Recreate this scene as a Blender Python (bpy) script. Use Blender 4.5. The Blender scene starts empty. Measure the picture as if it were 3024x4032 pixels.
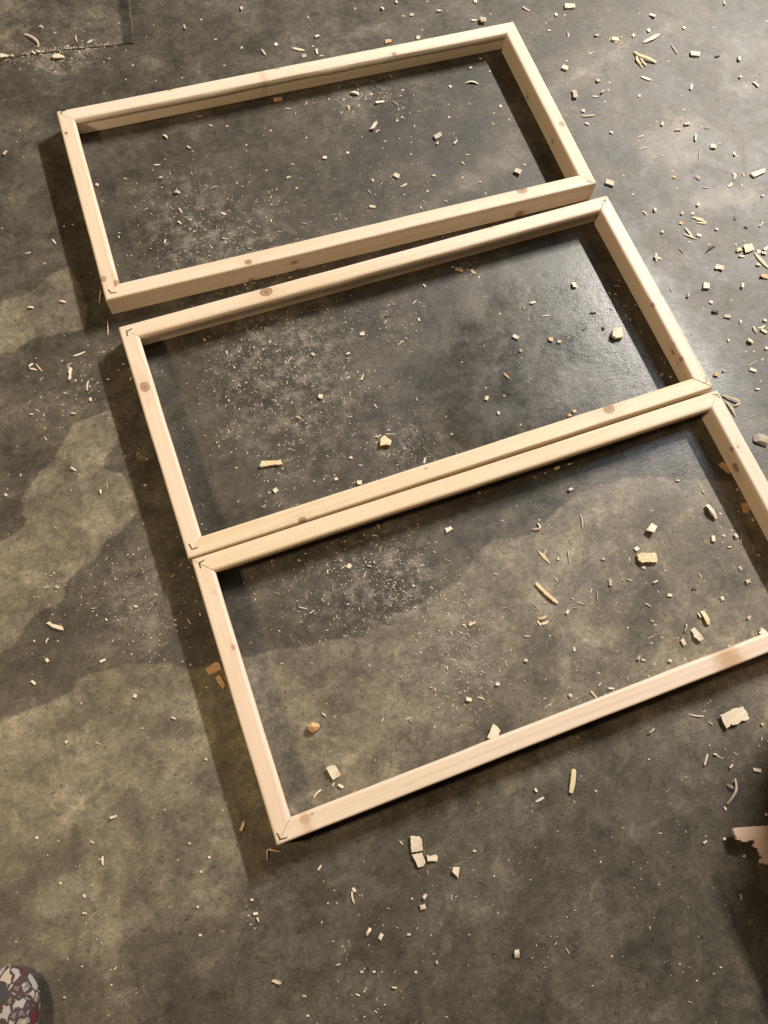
import bpy, bmesh, math, random
import numpy as np
from mathutils import Vector, Matrix

random.seed(7); rng = np.random.default_rng(7)
S = bpy.context.scene
COL = S.collection

# ---------------------------------------------------------------- camera
CAM = np.array([0.17019586, -1.71970262, 1.60565258])
RC = np.array([[0.94515791, -0.32040925, 0.06335954],
               [-0.28312893, -0.90047019, -0.33013852],
               [0.16283281, 0.29409411, -0.94180366]])       # rows: right, down, forward
FPX = 3086.0545                                            # focal length for a 3024 x 4032 frame
cam = bpy.data.objects.new('camera', bpy.data.cameras.new('camera'))
COL.objects.link(cam)
M = Matrix(((RC[0][0], -RC[1][0], -RC[2][0], CAM[0]),
            (RC[0][1], -RC[1][1], -RC[2][1], CAM[1]),
            (RC[0][2], -RC[1][2], -RC[2][2], CAM[2]),
            (0, 0, 0, 1)))
cam.matrix_world = M
cam.data.sensor_fit = 'VERTICAL'
cam.data.sensor_height = 36.0
cam.data.lens = FPX / 4032 * 36.0
cam.data.clip_start = 0.02
cam.data.clip_end = 100
S.camera = cam

# ---------------------------------------------------------------- world, lamps, exposure
W = bpy.data.worlds.new('World'); S.world = W; W.use_nodes = True
bg = W.node_tree.nodes['Background']
bg.inputs[0].default_value = (0.92, 0.80, 0.62, 1); bg.inputs[1].default_value = 0.02
S.view_settings.view_transform = 'Standard'; S.view_settings.look = 'None'
S.view_settings.exposure = 0.0; S.view_settings.gamma = 1.0

def area_lamp(name, loc, target, sx, sy, power, col):
    d = bpy.data.lights.new(name, 'AREA'); d.shape = 'RECTANGLE'; d.size = sx; d.size_y = sy
    d.energy = power; d.color = col
    o = bpy.data.objects.new(name, d); COL.objects.link(o); o.location = loc
    z = (Vector(loc) - Vector(target)).normalized()
    y = Vector((0, 1, 0)); x = y.cross(z).normalized(); y = z.cross(x)
    o.matrix_world = Matrix(((x.x, y.x, z.x, loc[0]), (x.y, y.y, z.y, loc[1]), (x.z, y.z, z.z, loc[2]), (0, 0, 0, 1)))
    return o
LAMP_A = (5.0, 1.85, 4.0)
area_lamp('tube_lamp', LAMP_A, (0.7, -0.9, 0), 0.18, 1.7, 800, (1.0, 0.945, 0.87))
area_lamp('warm_lamp', (-1.65, -1.35, 2.0), (0.0, -0.7, 0), 0.26, 0.26, 46, (1.0, 0.76, 0.46))

area_lamp('cool_lamp', (2.92, -.42, 2.6), (1.15, -1.1, 0), .7, .7, 12, (.80, .89, 1.0))

# ---------------------------------------------------------------- helpers
def unp(u, v, z=0.0):
    r = RC.T @ np.array([(u - 1512) / FPX, (v - 2016) / FPX, 1.0]); t = (z - CAM[2]) / r[2]
    return CAM + t * r
def unp_arr(P, z=0.0):
    return np.array([unp(a, b, z)[:2] for a, b in P])
K = 756 / 1659.0
def T(c, r, x, y): return (c * 756 + x * K, r * 1008 + y * K)
def V(x, y): return (x * 3024 / 1659, y * 3024 / 1659)

def tag(o, label=None, cat=None, group=None, kind=None):
    if label: o['label'] = label
    if cat: o['category'] = cat
    if group: o['group'] = group
    if kind: o['kind'] = kind
    return o
def mesh_obj(name, verts, faces, mat=None, parent=None, loc=None, smooth=False):
    me = bpy.data.meshes.new(name); me.from_pydata([tuple(map(float, v)) for v in verts], [], faces); me.validate(); me.update()
    if smooth:
        me.polygons.foreach_set('use_smooth', [True] * len(me.polygons))
    o = bpy.data.objects.new(name, me); COL.objects.link(o)
    if mat: me.materials.append(mat)
    if parent: o.parent = parent
    if loc is not None: o.location = loc
    return o
def fix_normals(o):
    bm = bmesh.new(); bm.from_mesh(o.data); bmesh.ops.recalc_face_normals(bm, faces=bm.faces); bm.to_mesh(o.data); bm.free()
    return o

class NT:
    """small node-building helper"""
    def __init__(s, name):
        s.m = bpy.data.materials.new(name); s.m.use_nodes = True; s.t = s.m.node_tree
        s.b = s.t.nodes['Principled BSDF']
    def n(s, typ, **kw):
        nd = s.t.nodes.new(typ)
        for k, v in kw.items():
            setattr(nd, k, v)
        return nd
    def put(s, sock, val):
        if isinstance(val, bpy.types.NodeSocket): s.t.links.new(val, sock)
        else: sock.default_value = val
    def math(s, op, a, b=0.0, c=None, clamp=False):
        nd = s.n('ShaderNodeMath', operation=op); nd.use_clamp = clamp
        s.put(nd.inputs[0], a); s.put(nd.inputs[1], b)
        if c is not None: s.put(nd.inputs[2], c)
        return nd.outputs[0]
    def vmath(s, op, a, b):
        nd = s.n('ShaderNodeVectorMath', operation=op); s.put(nd.inputs[0], a); s.put(nd.inputs[1], b)
        return nd.outputs['Value'] if op in ('LENGTH', 'DISTANCE', 'DOT_PRODUCT') else nd.outputs[0]
    def noise(s, vec, scale, detail=4.0, rough=0.55, dist=0.0):
        nd = s.n('ShaderNodeTexNoise'); s.put(nd.inputs['Vector'], vec); nd.inputs['Scale'].default_value = scale
        nd.inputs['Detail'].default_value = detail; nd.inputs['Roughness'].default_value = rough; nd.inputs['Distortion'].default_value = dist
        return nd.outputs['Fac']
    def ss(s, x, a, b):
        nd = s.n('ShaderNodeMapRange', interpolation_type='SMOOTHSTEP')
        s.put(nd.inputs['Value'], x); nd.inputs['From Min'].default_value = a; nd.inputs['From Max'].default_value = b
        return nd.outputs[0]
    def lin(s, x, a, b, c, d):
        nd = s.n('ShaderNodeMapRange'); s.put(nd.inputs['Value'], x)
        for k, v in zip(('From Min', 'From Max', 'To Min', 'To Max'), (a, b, c, d)): nd.inputs[k].default_value = v
        return nd.outputs[0]
    def mix(s, f, a, b, mode='MIX'):
        nd = s.n('ShaderNodeMix', data_type='RGBA', blend_type=mode)
        s.put(nd.inputs[0], f); s.put(nd.inputs[6], a); s.put(nd.inputs[7], b)
        return nd.outputs[2]
    def attr(s, name):
        return s.n('ShaderNodeAttribute', attribute_name=name).outputs['Fac']
    def scale_vec(s, vec, sc):
        nd = s.n('ShaderNodeMapping'); s.put(nd.inputs['Vector'], vec); nd.inputs['Scale'].default_value = sc
        return nd.outputs[0]
def C4(*c): return (c[0], c[1], c[2], 1.0)

# ---------------------------------------------------------------- floor
def poly_sdf(P, poly):
    """signed distance (positive inside) of points P (n,2) to polygon"""
    d = np.full(len(P), 1e9); inside = np.zeros(len(P), bool); n = len(poly)
    for i in range(n):
        a, b = poly[i], poly[(i + 1) % n]; e = b - a; w = P - a
        t = np.clip((w @ e) / (e @ e + 1e-12), 0, 1); d = np.minimum(d, np.hypot(*(w - t[:, None] * e).T))
        c = (a[1] > P[:, 1]) != (b[1] > P[:, 1])
        xs = (b[0] - a[0]) * (P[:, 1] - a[1]) / (b[1] - a[1] + 1e-12) + a[0]
        inside ^= c & (P[:, 0] < xs)
    return np.where(inside, d, -d)

PALE = [
 [T(0,1,-200,420), T(0,1,0,390), T(0,1,250,330), T(0,1,470,130), T(0,1,600,80), T(0,1,760,420), T(0,1,740,640), T(0,1,480,680), T(0,1,300,710), T(0,1,220,750), T(0,1,150,810), T(0,1,30,850), T(0,1,-200,880)],
 [T(0,1,640,1440), T(0,1,960,1320), T(0,1,1030,1560), T(0,1,1010,1610), T(0,1,960,1700), T(0,1,900,1760), T(0,1,900,1840), T(0,1,1060,1880), T(0,1,1130,1990), T(0,1,1190,2130), T(0,2,1200,0), T(0,2,1120,100), T(0,2,1060,170), T(0,2,900,250), T(0,2,860,350), T(0,2,800,430), T(0,2,720,460), T(0,2,620,560), T(0,2,540,660), T(0,2,560,740), T(0,2,480,830), T(0,2,330,860), T(0,2,250,950), T(0,2,130,1150), T(0,2,0,1230), T(0,2,-200,1260), T(0,2,-200,250), T(0,2,0,240), T(0,2,140,180), T(0,2,230,100), T(0,1,180,2100), T(0,1,330,1880), T(0,1,500,1690), T(0,1,600,1500)],
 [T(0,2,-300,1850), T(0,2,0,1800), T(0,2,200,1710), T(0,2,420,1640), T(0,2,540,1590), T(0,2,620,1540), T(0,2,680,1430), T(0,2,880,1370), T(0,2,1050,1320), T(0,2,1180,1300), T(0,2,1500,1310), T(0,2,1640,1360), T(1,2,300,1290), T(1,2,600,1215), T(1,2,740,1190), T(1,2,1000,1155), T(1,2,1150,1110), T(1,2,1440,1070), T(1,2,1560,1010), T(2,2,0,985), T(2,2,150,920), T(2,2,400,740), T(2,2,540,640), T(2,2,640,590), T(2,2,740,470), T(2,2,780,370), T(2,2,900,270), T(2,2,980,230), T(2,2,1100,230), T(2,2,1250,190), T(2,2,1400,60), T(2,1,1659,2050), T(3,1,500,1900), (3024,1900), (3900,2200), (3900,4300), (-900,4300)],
]
PALE2 = [   # fainter arcs and smears
 [T(2,0,0,1830), T(2,0,560,1600), T(2,0,760,1420), T(2,0,950,1330), T(2,0,1100,1140), T(2,0,1220,1290), T(2,0,1180,1440), T(2,0,1040,1490), T(2,0,960,1600), T(2,0,800,1680), T(2,0,540,1760), T(2,0,0,2000)],
 [T(3,0,480,1200), T(3,0,760,950), T(3,0,1100,1050), T(3,0,1050,1300), T(3,0,850,1500), T(3,0,560,1380)],
 [T(3,0,330,850), T(3,0,440,820), T(3,0,450,960), T(3,0,360,980)],
 [T(3,0,-300,820), T(3,0,0,600), T(3,0,400,380), T(3,0,960,140), T(3,0,1010,170), T(3,0,450,420), T(3,0,30,700)],
 [T(3,0,1150,800), T(3,0,1400,740), T(3,0,1800,700), T(3,0,1800,780), T(3,0,1450,800)],
 [T(3,0,960,1700), T(3,0,1500,1600), T(3,0,1900,1700), T(3,0,1500,1780), T(3,0,1050,1900)],
 [T(0,0,600,200), T(0,0,900,160), T(0,0,1000,300), T(0,0,760,330)],
 [T(1,0,880,260), T(1,0,1000,150), T(1,0,1010,190), T(1,0,900,270)],
 [T(1,0,1290,330), T(1,0,1450,220), T(1,0,1659,180), T(1,0,1659,260), T(1,0,1420,310)],
 [T(0,2,820,1190), T(0,2,960,1160), T(0,2,930,1200), T(0,2,830,1240)],
 [T(2,2,560,830), T(2,2,820,720), T(2,2,850,760), T(2,2,640,1000), T(2,2,640,1160), T(2,2,600,1150)],
 [T(0,1,1320,960), T(0,1,1500,900), T(0,1,1460,1040), T(0,1,1350,1080)],
 [V(1080,1360), V(1200,1180), V(1330,1160), V(1280,1300)],
 [(120,3500), (330,3390), (430,3520), (200,3640)],
]
DARK = [    # darker patches and spots
 [T(0,0,-20,528), T(0,0,560,458), T(0,0,1165,392), T(0,0,1180,378), T(0,0,1185,396), T(0,0,560,490), T(0,0,-20,562)],
 [T(0,0,1165,378), T(0,0,1120,-60), T(0,0,1150,-60), T(0,0,1190,378)],
 [T(3,0,-150,1250), T(3,0,120,1210), T(3,0,400,1240), T(3,0,530,1370), T(3,0,460,1450), T(3,0,200,1460), T(3,0,0,1450)],
 [T(3,0,650,1560), T(3,0,690,1570), T(3,0,880,1800), T(3,0,840,1800)],
 [T(3,0,1300,250), T(3,0,1360,150), T(3,0,1659,250), T(3,0,1659,350)],
 [T(1,1,860,1330), T(1,1,1180,1290), T(1,1,1230,1420), T(1,1,1100,1560), T(1,1,880,1500)],
 [T(2,1,560,650), T(2,1,900,600), T(2,1,1100,780), T(2,1,900,960), T(2,1,650,800)],
 [T(2,1,690,1330), T(2,1,760,1310), T(2,1,790,1400), T(2,1,720,1440)],
 [T(1,2,1290,1560), T(1,2,1390,1400), T(1,2,1440,1370), T(1,2,1460,1450), T(1,2,1380,1580)],
 [T(1,2,820,1690), T(1,2,960,1680), T(1,2,940,1760), T(1,2,840,1740)],
 [T(2,2,1180,1440), T(2,2,1500,1380), T(2,2,1620,1560), T(2,2,1300,1640)],
 [T(3,2,240,640), T(3,2,450,620), T(3,2,420,830), T(3,2,180,900)],
 [T(0,2,660,420), T(0,2,685,370), T(0,2,698,375), T(0,2,668,440), T(0,2,615,510), T(0,2,608,505)],
 [T(0,2,1610,1790), T(0,2,1659,1770), T(0,2,1680,1830), T(0,2,1630,1840)],
 [T(0,2,430,1690), T(0,2,480,1690), T(0,2,485,1780), T(0,2,430,1780)],
 [T(0,2,580,1640), T(0,2,650,1640), T(0,2,640,1660), T(0,2,590,1665)],
 [T(0,2,650,1780), T(0,2,740,1740), T(0,2,790,1790), T(0,2,720,1800)],
 [T(0,2,640,560), T(0,2,780,480), T(0,2,900,560), T(0,2,800,640), T(0,2,640,660)],
 [T(0,0,700,800), T(0,0,860,760), T(0,0,880,860), T(0,0,720,900)],
 [T(0,0,1360,640), T(0,0,1500,640), T(0,0,1440,690), T(0,0,1420,770), T(0,0,1400,700)],
 [T(0,1,440,1795), T(0,1,465,1790), T(0,1,465,1815), T(0,1,445,1815)],
 [T(0,1,470,310), T(0,1,530,300), T(0,1,500,330)],
 [T(1,2,1340,1500), T(1,2,1420,1350), T(1,2,1430,1300), T(1,2,1460,1330), T(1,2,1450,1480)],
 [T(2,2,985,240), T(2,2,1050,225), T(2,2,1070,270), T(2,2,1000,290)],
 [(280,3305), (300,3400), (325,3460), (310,3470), (270,3330)],
 [(1630,3470), (1760,3430), (1790,3520), (1740,3540), (1690,3480)],
 [(2480,3330), (2570,3310), (2560,3480), (2490,3440)],
 [(620,3150), (720,3180), (680,3330), (600,3290)],
 [T(3,1,1490,1700), T(3,1,1660,1690), T(3,1,1659,1760), T(3,1,1500,1790)],
 [(2020,3190),(2045,3180),(2050,3200),(2025,3205)], [(2036,3815),(2052,3815),(2050,3832),(2036,3832)],
 [T(3,1,440,980), T(3,1,500,1000), T(3,1,500,1030), T(3,1,450,1020)],
 [T(2,1,1500,1400), T(2,1,1560,1310), T(2,1,1570,1380)],
 [V(1350,1330), V(1420,1200), V(1450,1300), V(1400,1420)],
]
RUST = [
 [(1100,3500), (1195,3495), (1205,3518), (1160,3525), (1120,3510)],
 [(1020,3825), (1075,3820), (1125,3832), (1110,3848), (1040,3845)],
 [T(0,0,1100,-40), T(0,0,1130,-40), T(0,0,1160,180), T(0,0,1172,360), T(0,0,1110,390), T(0,0,1080,180)],
]
def axis(lo, hi, step, far):
    a = np.arange(lo, hi + step / 2, step)
    return np.concatenate([np.linspace(-far, lo, 14)[:-1], a, np.linspace(hi, far, 14)[1:]])
gx = axis(-0.75, 2.25, 0.0085, 9.0); gy = axis(-2.6, 0.65, 0.0085, 9.0)
nx, ny = len(gx), len(gy)
GX, GY = np.meshgrid(gx, gy); P2 = np.column_stack([GX.ravel(), GY.ravel()])
def union(polys, base=-0.2):
    s = np.full(len(P2), base)
    for p in polys:
        w = unp_arr(p); lo, hi = w.min(0) - 0.2, w.max(0) + 0.2
        k = np.where((P2[:, 0] > lo[0]) & (P2[:, 0] < hi[0]) & (P2[:, 1] > lo[1]) & (P2[:, 1] < hi[1]))[0]
        s[k] = np.maximum(s[k], poly_sdf(P2[k], w))
    return np.clip(s, -0.2, 0.2)
SEAL = [   # where the floor still has a smooth worn sheen
 [T(2,1,500,500), T(2,1,1000,200), T(2,1,1659,0), T(3,1,340,0), T(3,1,1250,1150), T(3,1,1560,1900), T(3,1,1150,2000), T(3,1,500,1930), T(2,1,1659,2150), T(2,1,700,2300), T(2,1,200,1700)]]
DARK_MID = [[(150,700), (1000,330), (1900,200), (2120,600), (2500,900), (2720,1500), (2300,1900), (2050,2130), (1840,2230), (1650,2400), (1000,2570), (600,2600), (650,2000), (420,1400)]]
SHEEN = [[T(2,0,1350,-80), T(3,0,1900,-80), T(3,1,1900,1900), T(3,1,1560,1700), T(3,1,1000,900), T(3,0,250,1750), T(2,0,1600,1100)]]
SHADOW_FADE = [[(-900,-300), (4000,-300), (4000,2750), (2600,2850), (1700,3000), (1250,3250), (1010,3430), (700,3560), (420,3640), (100,3560), (-900,3560)]]  # outside it pale floor turns dark: photographer's shadow painted into the colour
DUST = [  # src x, y, radius px, amount: where fine sawdust lies
 (760,930,230,1.0),(1010,960,260,.8),(690,760,160,.5),(1390,400,110,1.0),(1500,360,80,.8),(1640,370,150,.4),(1600,760,260,.25),(2250,450,90,.5),
 (1130,1330,260,1.1),(1010,1480,250,.7),(1300,1520,260,.6),(1200,1750,240,.6),(1090,1840,60,1.0),(900,1700,45,1.3),(1560,1750,90,.9),(1600,1780,160,.5),(1560,1240,90,.9),(1860,1080,60,.9),(1590,1340,60,.9),
 (1350,2300,260,1.1),(1560,2220,160,1.3),(1560,2340,120,1.2),(1700,2420,200,.6),(1850,2400,100,1.0),(1840,2460,45,1.6),(1800,2540,110,1.0),(1700,2700,220,.6),(1900,2620,160,.5),(2130,2380,50,1.2),
 (250,240,90,1.2),(330,200,70,1.5),(60,225,60,1.6),(190,215,60,1.6),(190,270,80,.7),(340,1520,130,.7),(260,1460,60,.5),(170,1620,150,.3),
 (210,2310,60,1.1),(480,2280,150,.6),(590,2350,200,.7),(560,2500,120,.6),(560,1790,40,1.0),
 (2480,190,170,.5),(2560,380,90,.4),(2440,170,35,1.3),(2940,330,80,.7),(2950,1000,60,.8),(2450,1220,60,.8),(2700,850,120,.5),(2620,480,140,.3),(2800,1290,150,.3),
 (2350,2700,200,.35),(2330,2300,150,.4),(2850,2900,150,.4),(1000,3600,40,.8),(1000,3650,30,.8),(1380,3860,60,.5),(1500,3900,90,.4),(1350,3750,60,.5),(1450,4000,80,.4),(1700,3700,500,.12),(2400,3500,500,.08),
 (2270,2350,60,.3),(430,3480,300,.1),(1100,3560,60,.5),
]
dust = np.zeros(len(P2))
for u, v, r, a in DUST:
    c = unp(u, v)[:2]; e = unp(u + r, v)[:2]; R = np.hypot(*(e - c))
    dust += a * np.exp(-((P2 - c) ** 2).sum(1) / (R * R) * 1.2)
attrs = {'pale': union(PALE), 'smear': union(PALE2), 'dark': union(DARK), 'rust': union(RUST), 'seal': union(SEAL), 'shadow_fade': union(SHADOW_FADE), 'sheen': union(SHEEN), 'dark_mid': union(DARK_MID), 'dust': np.clip(dust, 0, 1.6)}
verts = np.column_stack([P2, np.zeros(len(P2))])
idx = np.arange(nx * ny).reshape(ny, nx)
faces = np.stack([idx[:-1, :-1], idx[:-1, 1:], idx[1:, 1:], idx[1:, :-1]], -1).reshape(-1, 4)
fme = bpy.data.meshes.new('floor')
fme.vertices.add(len(verts)); fme.vertices.foreach_set('co', verts.ravel().astype('f'))
fme.loops.add(faces.size); fme.loops.foreach_set('vertex_index', faces.ravel().astype('i'))
fme.polygons.add(len(faces)); fme.polygons.foreach_set('loop_start', (np.arange(len(faces)) * 4).astype('i'))
fme.polygons.foreach_set('loop_total', np.full(len(faces), 4, 'i'))
fme.update(calc_edges=True)
for k, a in attrs.items():
    at = fme.attributes.new(k, 'FLOAT', 'POINT'); at.data.foreach_set('value', a.astype('f'))
floor = bpy.data.objects.new('floor', fme); COL.objects.link(floor); tag(floor, kind='structure')

def concrete(name, use_attr=True, border=None):
    g = NT(name); co = g.n('ShaderNodeTexCoord').outputs['Object']
    n1 = g.noise(co, 2.2, 5, .6); n2 = g.noise(co, 9, 6, .62, .6); n3 = g.noise(co, 38, 5, .6); n4 = g.noise(co, 230, 3, .6)
    blot = g.noise(co, 17, 6, .6, 1.0)
    base = g.mix(g.ss(n1, .3, .7), C4(.064, .0555, .041), C4(.088, .0765, .0565))
    pale_col = g.mix(g.ss(n2, .32, .68), C4(.132, .113, .081), C4(.164, .141, .102))
    edge = g.math('MULTIPLY', g.math('SUBTRACT', g.noise(co, 45, 5, .65), .5), .022)
    edge2 = g.math('MULTIPLY', g.math('SUBTRACT', g.noise(co, 14, 4, .6), .5), .09)
    if use_attr:
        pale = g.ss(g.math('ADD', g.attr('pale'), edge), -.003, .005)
        pale = g.math('MULTIPLY', pale, g.ss(g.math('ADD', g.attr('shadow_fade'), g.math('MULTIPLY', g.math('SUBTRACT', g.noise(co, 9, 6, .65), .5), .35)), -.09, .09))
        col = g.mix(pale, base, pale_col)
        sm = g.ss(g.math('ADD', g.attr('smear'), edge2), -.02, .03)
        col = g.mix(g.math('MULTIPLY', sm, .6), col, C4(.185, .162, .125))
        dk = g.ss(g.math('ADD', g.attr('dark'), edge2), -.012, .022)
        col = g.mix(g.math('MULTIPLY', dk, .5), col, C4(.046, .039, .029))
        ru = g.ss(g.math('ADD', g.attr('rust'), edge), -.004, .008)
        col = g.mix(g.math('MULTIPLY', ru, .6), col, C4(.046, .027, .012))
    else:
        col = g.mix(.35, base, pale_col)
        if border:      # dark band of old sealant just inside one edge
            dd = g.vmath('DOT_PRODUCT', g.vmath('SUBTRACT', co, (border[0], border[1], 0)), (border[2], border[3], 0))
            dd = g.math('ADD', dd, g.math('MULTIPLY', g.math('SUBTRACT', g.noise(co, 40, 4, .6), .5), .02))
            bd = g.math('MULTIPLY', g.ss(dd, .002, .008), g.ss(dd, .038, .026))
            col = g.mix(g.math('MULTIPLY', bd, .8), col, C4(.022, .019, .014))
    # mottling at several sizes
    def tone(f, c, k0, k1):      # multiply the colour between k0 and k1
        v = g.lin(f, 0, 1, k0, k1); cc = g.n('ShaderNodeCombineColor')
        for q in range(3): g.put(cc.inputs[q], v)
        return g.mix(1.0, c, cc.outputs[0], 'MULTIPLY')
    col = tone(g.ss(n2, .34, .66), col, .86, 1.14)
    col = tone(g.ss(blot, .56, .74), col, 1.0, 1.35)
    col = tone(g.ss(blot, .44, .28), col, 1.0, .66)
    c1 = g.noise(co, 4.6, 6, .58, .8); c2 = g.noise(g.vmath('ADD', co, (7, 3, 0)), 10.5, 6, .6, .5); c3 = g.noise(g.vmath('ADD', co, (2, 9, 0)), 24, 5, .62, .3)
    col = tone(g.ss(c1, .50, .55), col, .91, 1.14)
    col = tone(g.ss(c2, .545, .59), col, .98, 1.22)
    col = tone(g.ss(c2, .44, .40), col, 1.0, .78)
    col = tone(g.ss(c3, .58, .62), col, 1.0, 1.20)
    col = tone(g.ss(c3, .42, .38), col, 1.0, .80)
    n5 = g.noise(g.vmath('ADD', co, (1, 4, 0)), 95, 4, .65)
    col = tone(g.ss(n3, .32, .68), col, .85, 1.14)
    col = tone(g.ss(n5, .34, .66), col, .86, 1.13)
    col = tone(g.ss(n4, .36, .64), col, .86, 1.14)
    spot = g.noise(g.vmath('ADD', co, (3, 3, 0)), 52, 3, .55)
    col = g.mix(g.math('MULTIPLY', g.ss(spot, .30, .25), .55), col, C4(.030, .025, .018))
    # pale scuffs and scratches, in two directions
    for rz, sd_ in ((-62, 0.0), (17, 5.0)):
        mp = g.n('ShaderNodeMapping'); g.put(mp.inputs['Vector'], g.vmath('ADD', co, (sd_, sd_ * .3, 0))); mp.inputs['Rotation'].default_value = (0, 0, math.radians(rz)); mp.inputs['Scale'].default_value = (9, 150, 1)
        sc = g.math('MULTIPLY', g.ss(g.noise(mp.outputs[0], 1.0, 3, .55, .6), .66, .74), g.ss(g.noise(g.vmath('ADD', co, (sd_ + 4, 1, 0)), 5, 4, .6), .52, .66))
        col = g.mix(g.math('MULTIPLY', sc, .28), col, C4(.30, .27, .215))
    if use_attr:      # darker middle of the slab
        col = tone(g.ss(g.math('ADD', g.attr('dark_mid'), g.math('MULTIPLY', g.math('SUBTRACT', g.noise(co, 7, 6, .62), .5), .30)), -.07, .07), col, 1.0, .70)
    # pin holes and specks
    pit = g.noise(co, 120, 2, .5)
    col = g.mix(g.math('MULTIPLY', g.ss(pit, .345, .27), .75), col, C4(.014, .012, .009))
    # hair cracks
    nz = g.n('ShaderNodeTexNoise'); g.put(nz.inputs['Vector'], co); nz.inputs['Scale'].default_value = 16; nz.inputs['Detail'].default_value = 6; nz.inputs['Roughness'].default_value = .65
    off = g.vmath('MULTIPLY', g.vmath('SUBTRACT', nz.outputs['Color'], (.5, .5, .5)), (.10, .10, 0))
    vor = g.n('ShaderNodeTexVoronoi', feature='DISTANCE_TO_EDGE'); g.put(vor.inputs['Vector'], g.vmath('ADD', co, off)); vor.inputs['Scale'].default_value = 9
    crack = g.math('MULTIPLY', g.ss(vor.outputs['Distance'], .009, .001), g.ss(g.noise(co, 6.1, 4, .65), .50, .60))
    if use_attr: crack = g.math('MULTIPLY', crack, g.lin(g.ss(g.attr('seal'), -.15, .05), 0, 1, .25, 1))
    col = g.mix(g.math('MULTIPLY', crack, .32), col, C4(.018, .015, .012))
    # film of fine dust
    if use_attr:
        spk = g.ss(g.noise(co, 330, 3, .75), .55, .70)
        cl = g.ss(g.noise(co, 30, 6, .7), .44, .70)
        d = g.math('MULTIPLY', g.attr('dust'), g.math('ADD', g.math('MULTIPLY', cl, .24), g.math('MULTIPLY', spk, .26)), clamp=True)
        col = g.mix(d, col, C4(.50, .45, .37))
    g.put(g.b.inputs['Base Color'], col)
    ro = g.lin(n3, .2, .8, .55, .66)
    ro = g.math('ADD', ro, g.math('MULTIPLY', g.math('SUBTRACT', c2, .5), .30))
    if use_attr:
        ro = g.math('SUBTRACT', ro, g.math('MULTIPLY', g.ss(g.math('ADD', g.attr('seal'), edge2), -.14, .10), .31)); ro = g.math('SUBTRACT', ro, g.math('MULTIPLY', g.ss(g.math('ADD', g.attr('sheen'), edge2), -.12, .12), .03)); ro = g.math('ADD', ro, g.math('MULTIPLY', pale, .04)); ro = g.math('ADD', ro, g.math('MULTIPLY', d, .3))
    g.put(g.b.inputs['Roughness'], ro)
    g.b.inputs['Specular IOR Level'].default_value = .42
    # relief: trowel streaks, grain, cracks
    rot = g.n('ShaderNodeMapping'); g.put(rot.inputs['Vector'], co); rot.inputs['Rotation'].default_value = (0, 0, math.radians(-62)); rot.inputs['Scale'].default_value = (40, 190, 40)
    streak = g.noise(rot.outputs[0], 1.0, 3, .6)
    hgt = g.math('ADD', g.math('MULTIPLY', streak, .0007), g.math('MULTIPLY', n4, .0006))
    hgt = g.math('ADD', hgt, g.math('MULTIPLY', n3, .0010))
    hgt = g.math('SUBTRACT', hgt, g.math('MULTIPLY', crack, .0005))
    bp = g.n('ShaderNodeBump'); bp.inputs['Strength'].default_value = .42; bp.inputs['Distance'].default_value = 1.0
    g.put(bp.inputs['Height'], hgt); g.put(g.b.inputs['Normal'], bp.outputs[0])
    return g.m
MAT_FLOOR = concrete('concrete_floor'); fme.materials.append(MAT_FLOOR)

# repaired square of slab at the far edge, a few millimetres proud, dust lying along its edge
pc = unp_arr([T(0,0,0,512), T(0,0,560,440), T(0,0,1165,378), T(0,0,1120,-60)])
far_dir = pc[3] - pc[2]; left_dir = pc[0] - pc[2]
corner = [pc[0] + left_dir * 2.2, pc[0], pc[1], pc[2], pc[3], pc[2] + far_dir * 6, pc[0] + left_dir * 2.2 + far_dir * 6]
corner = np.array(corner)
def jag_edge(poly, step, amp):
    out = []
    for i in range(len(poly)):
        a, b = poly[i], poly[(i + 1) % len(poly)]; L = np.hypot(*(b - a)); n = max(1, min(60, int(L / step)))
        for j in range(n):
            out.append(a + (b - a) * j / n + (rng.normal(0, amp, 2) if j else 0))
    return np.array(out)
_f = far_dir / np.hypot(*far_dir); _n = np.array([-_f[1], _f[0]]); _n = _n * np.sign(_n @ left_dir)
pe = jag_edge(corner, .02, .0008); n = len(pe)
vs = [(x, y, .0028) for x, y in pe] + [(x + .0, y - .0, -.004) for x, y in pe]
fs = [list(range(n))] + [[i, (i + 1) % n, n + (i + 1) % n, n + i] for i in range(n)]
patch = fix_normals(mesh_obj('floor_patch', vs, fs, concrete('concrete_patch', False, (pc[2][0], pc[2][1], _n[0], _n[1])))); tag(patch, kind='structure')

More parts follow.
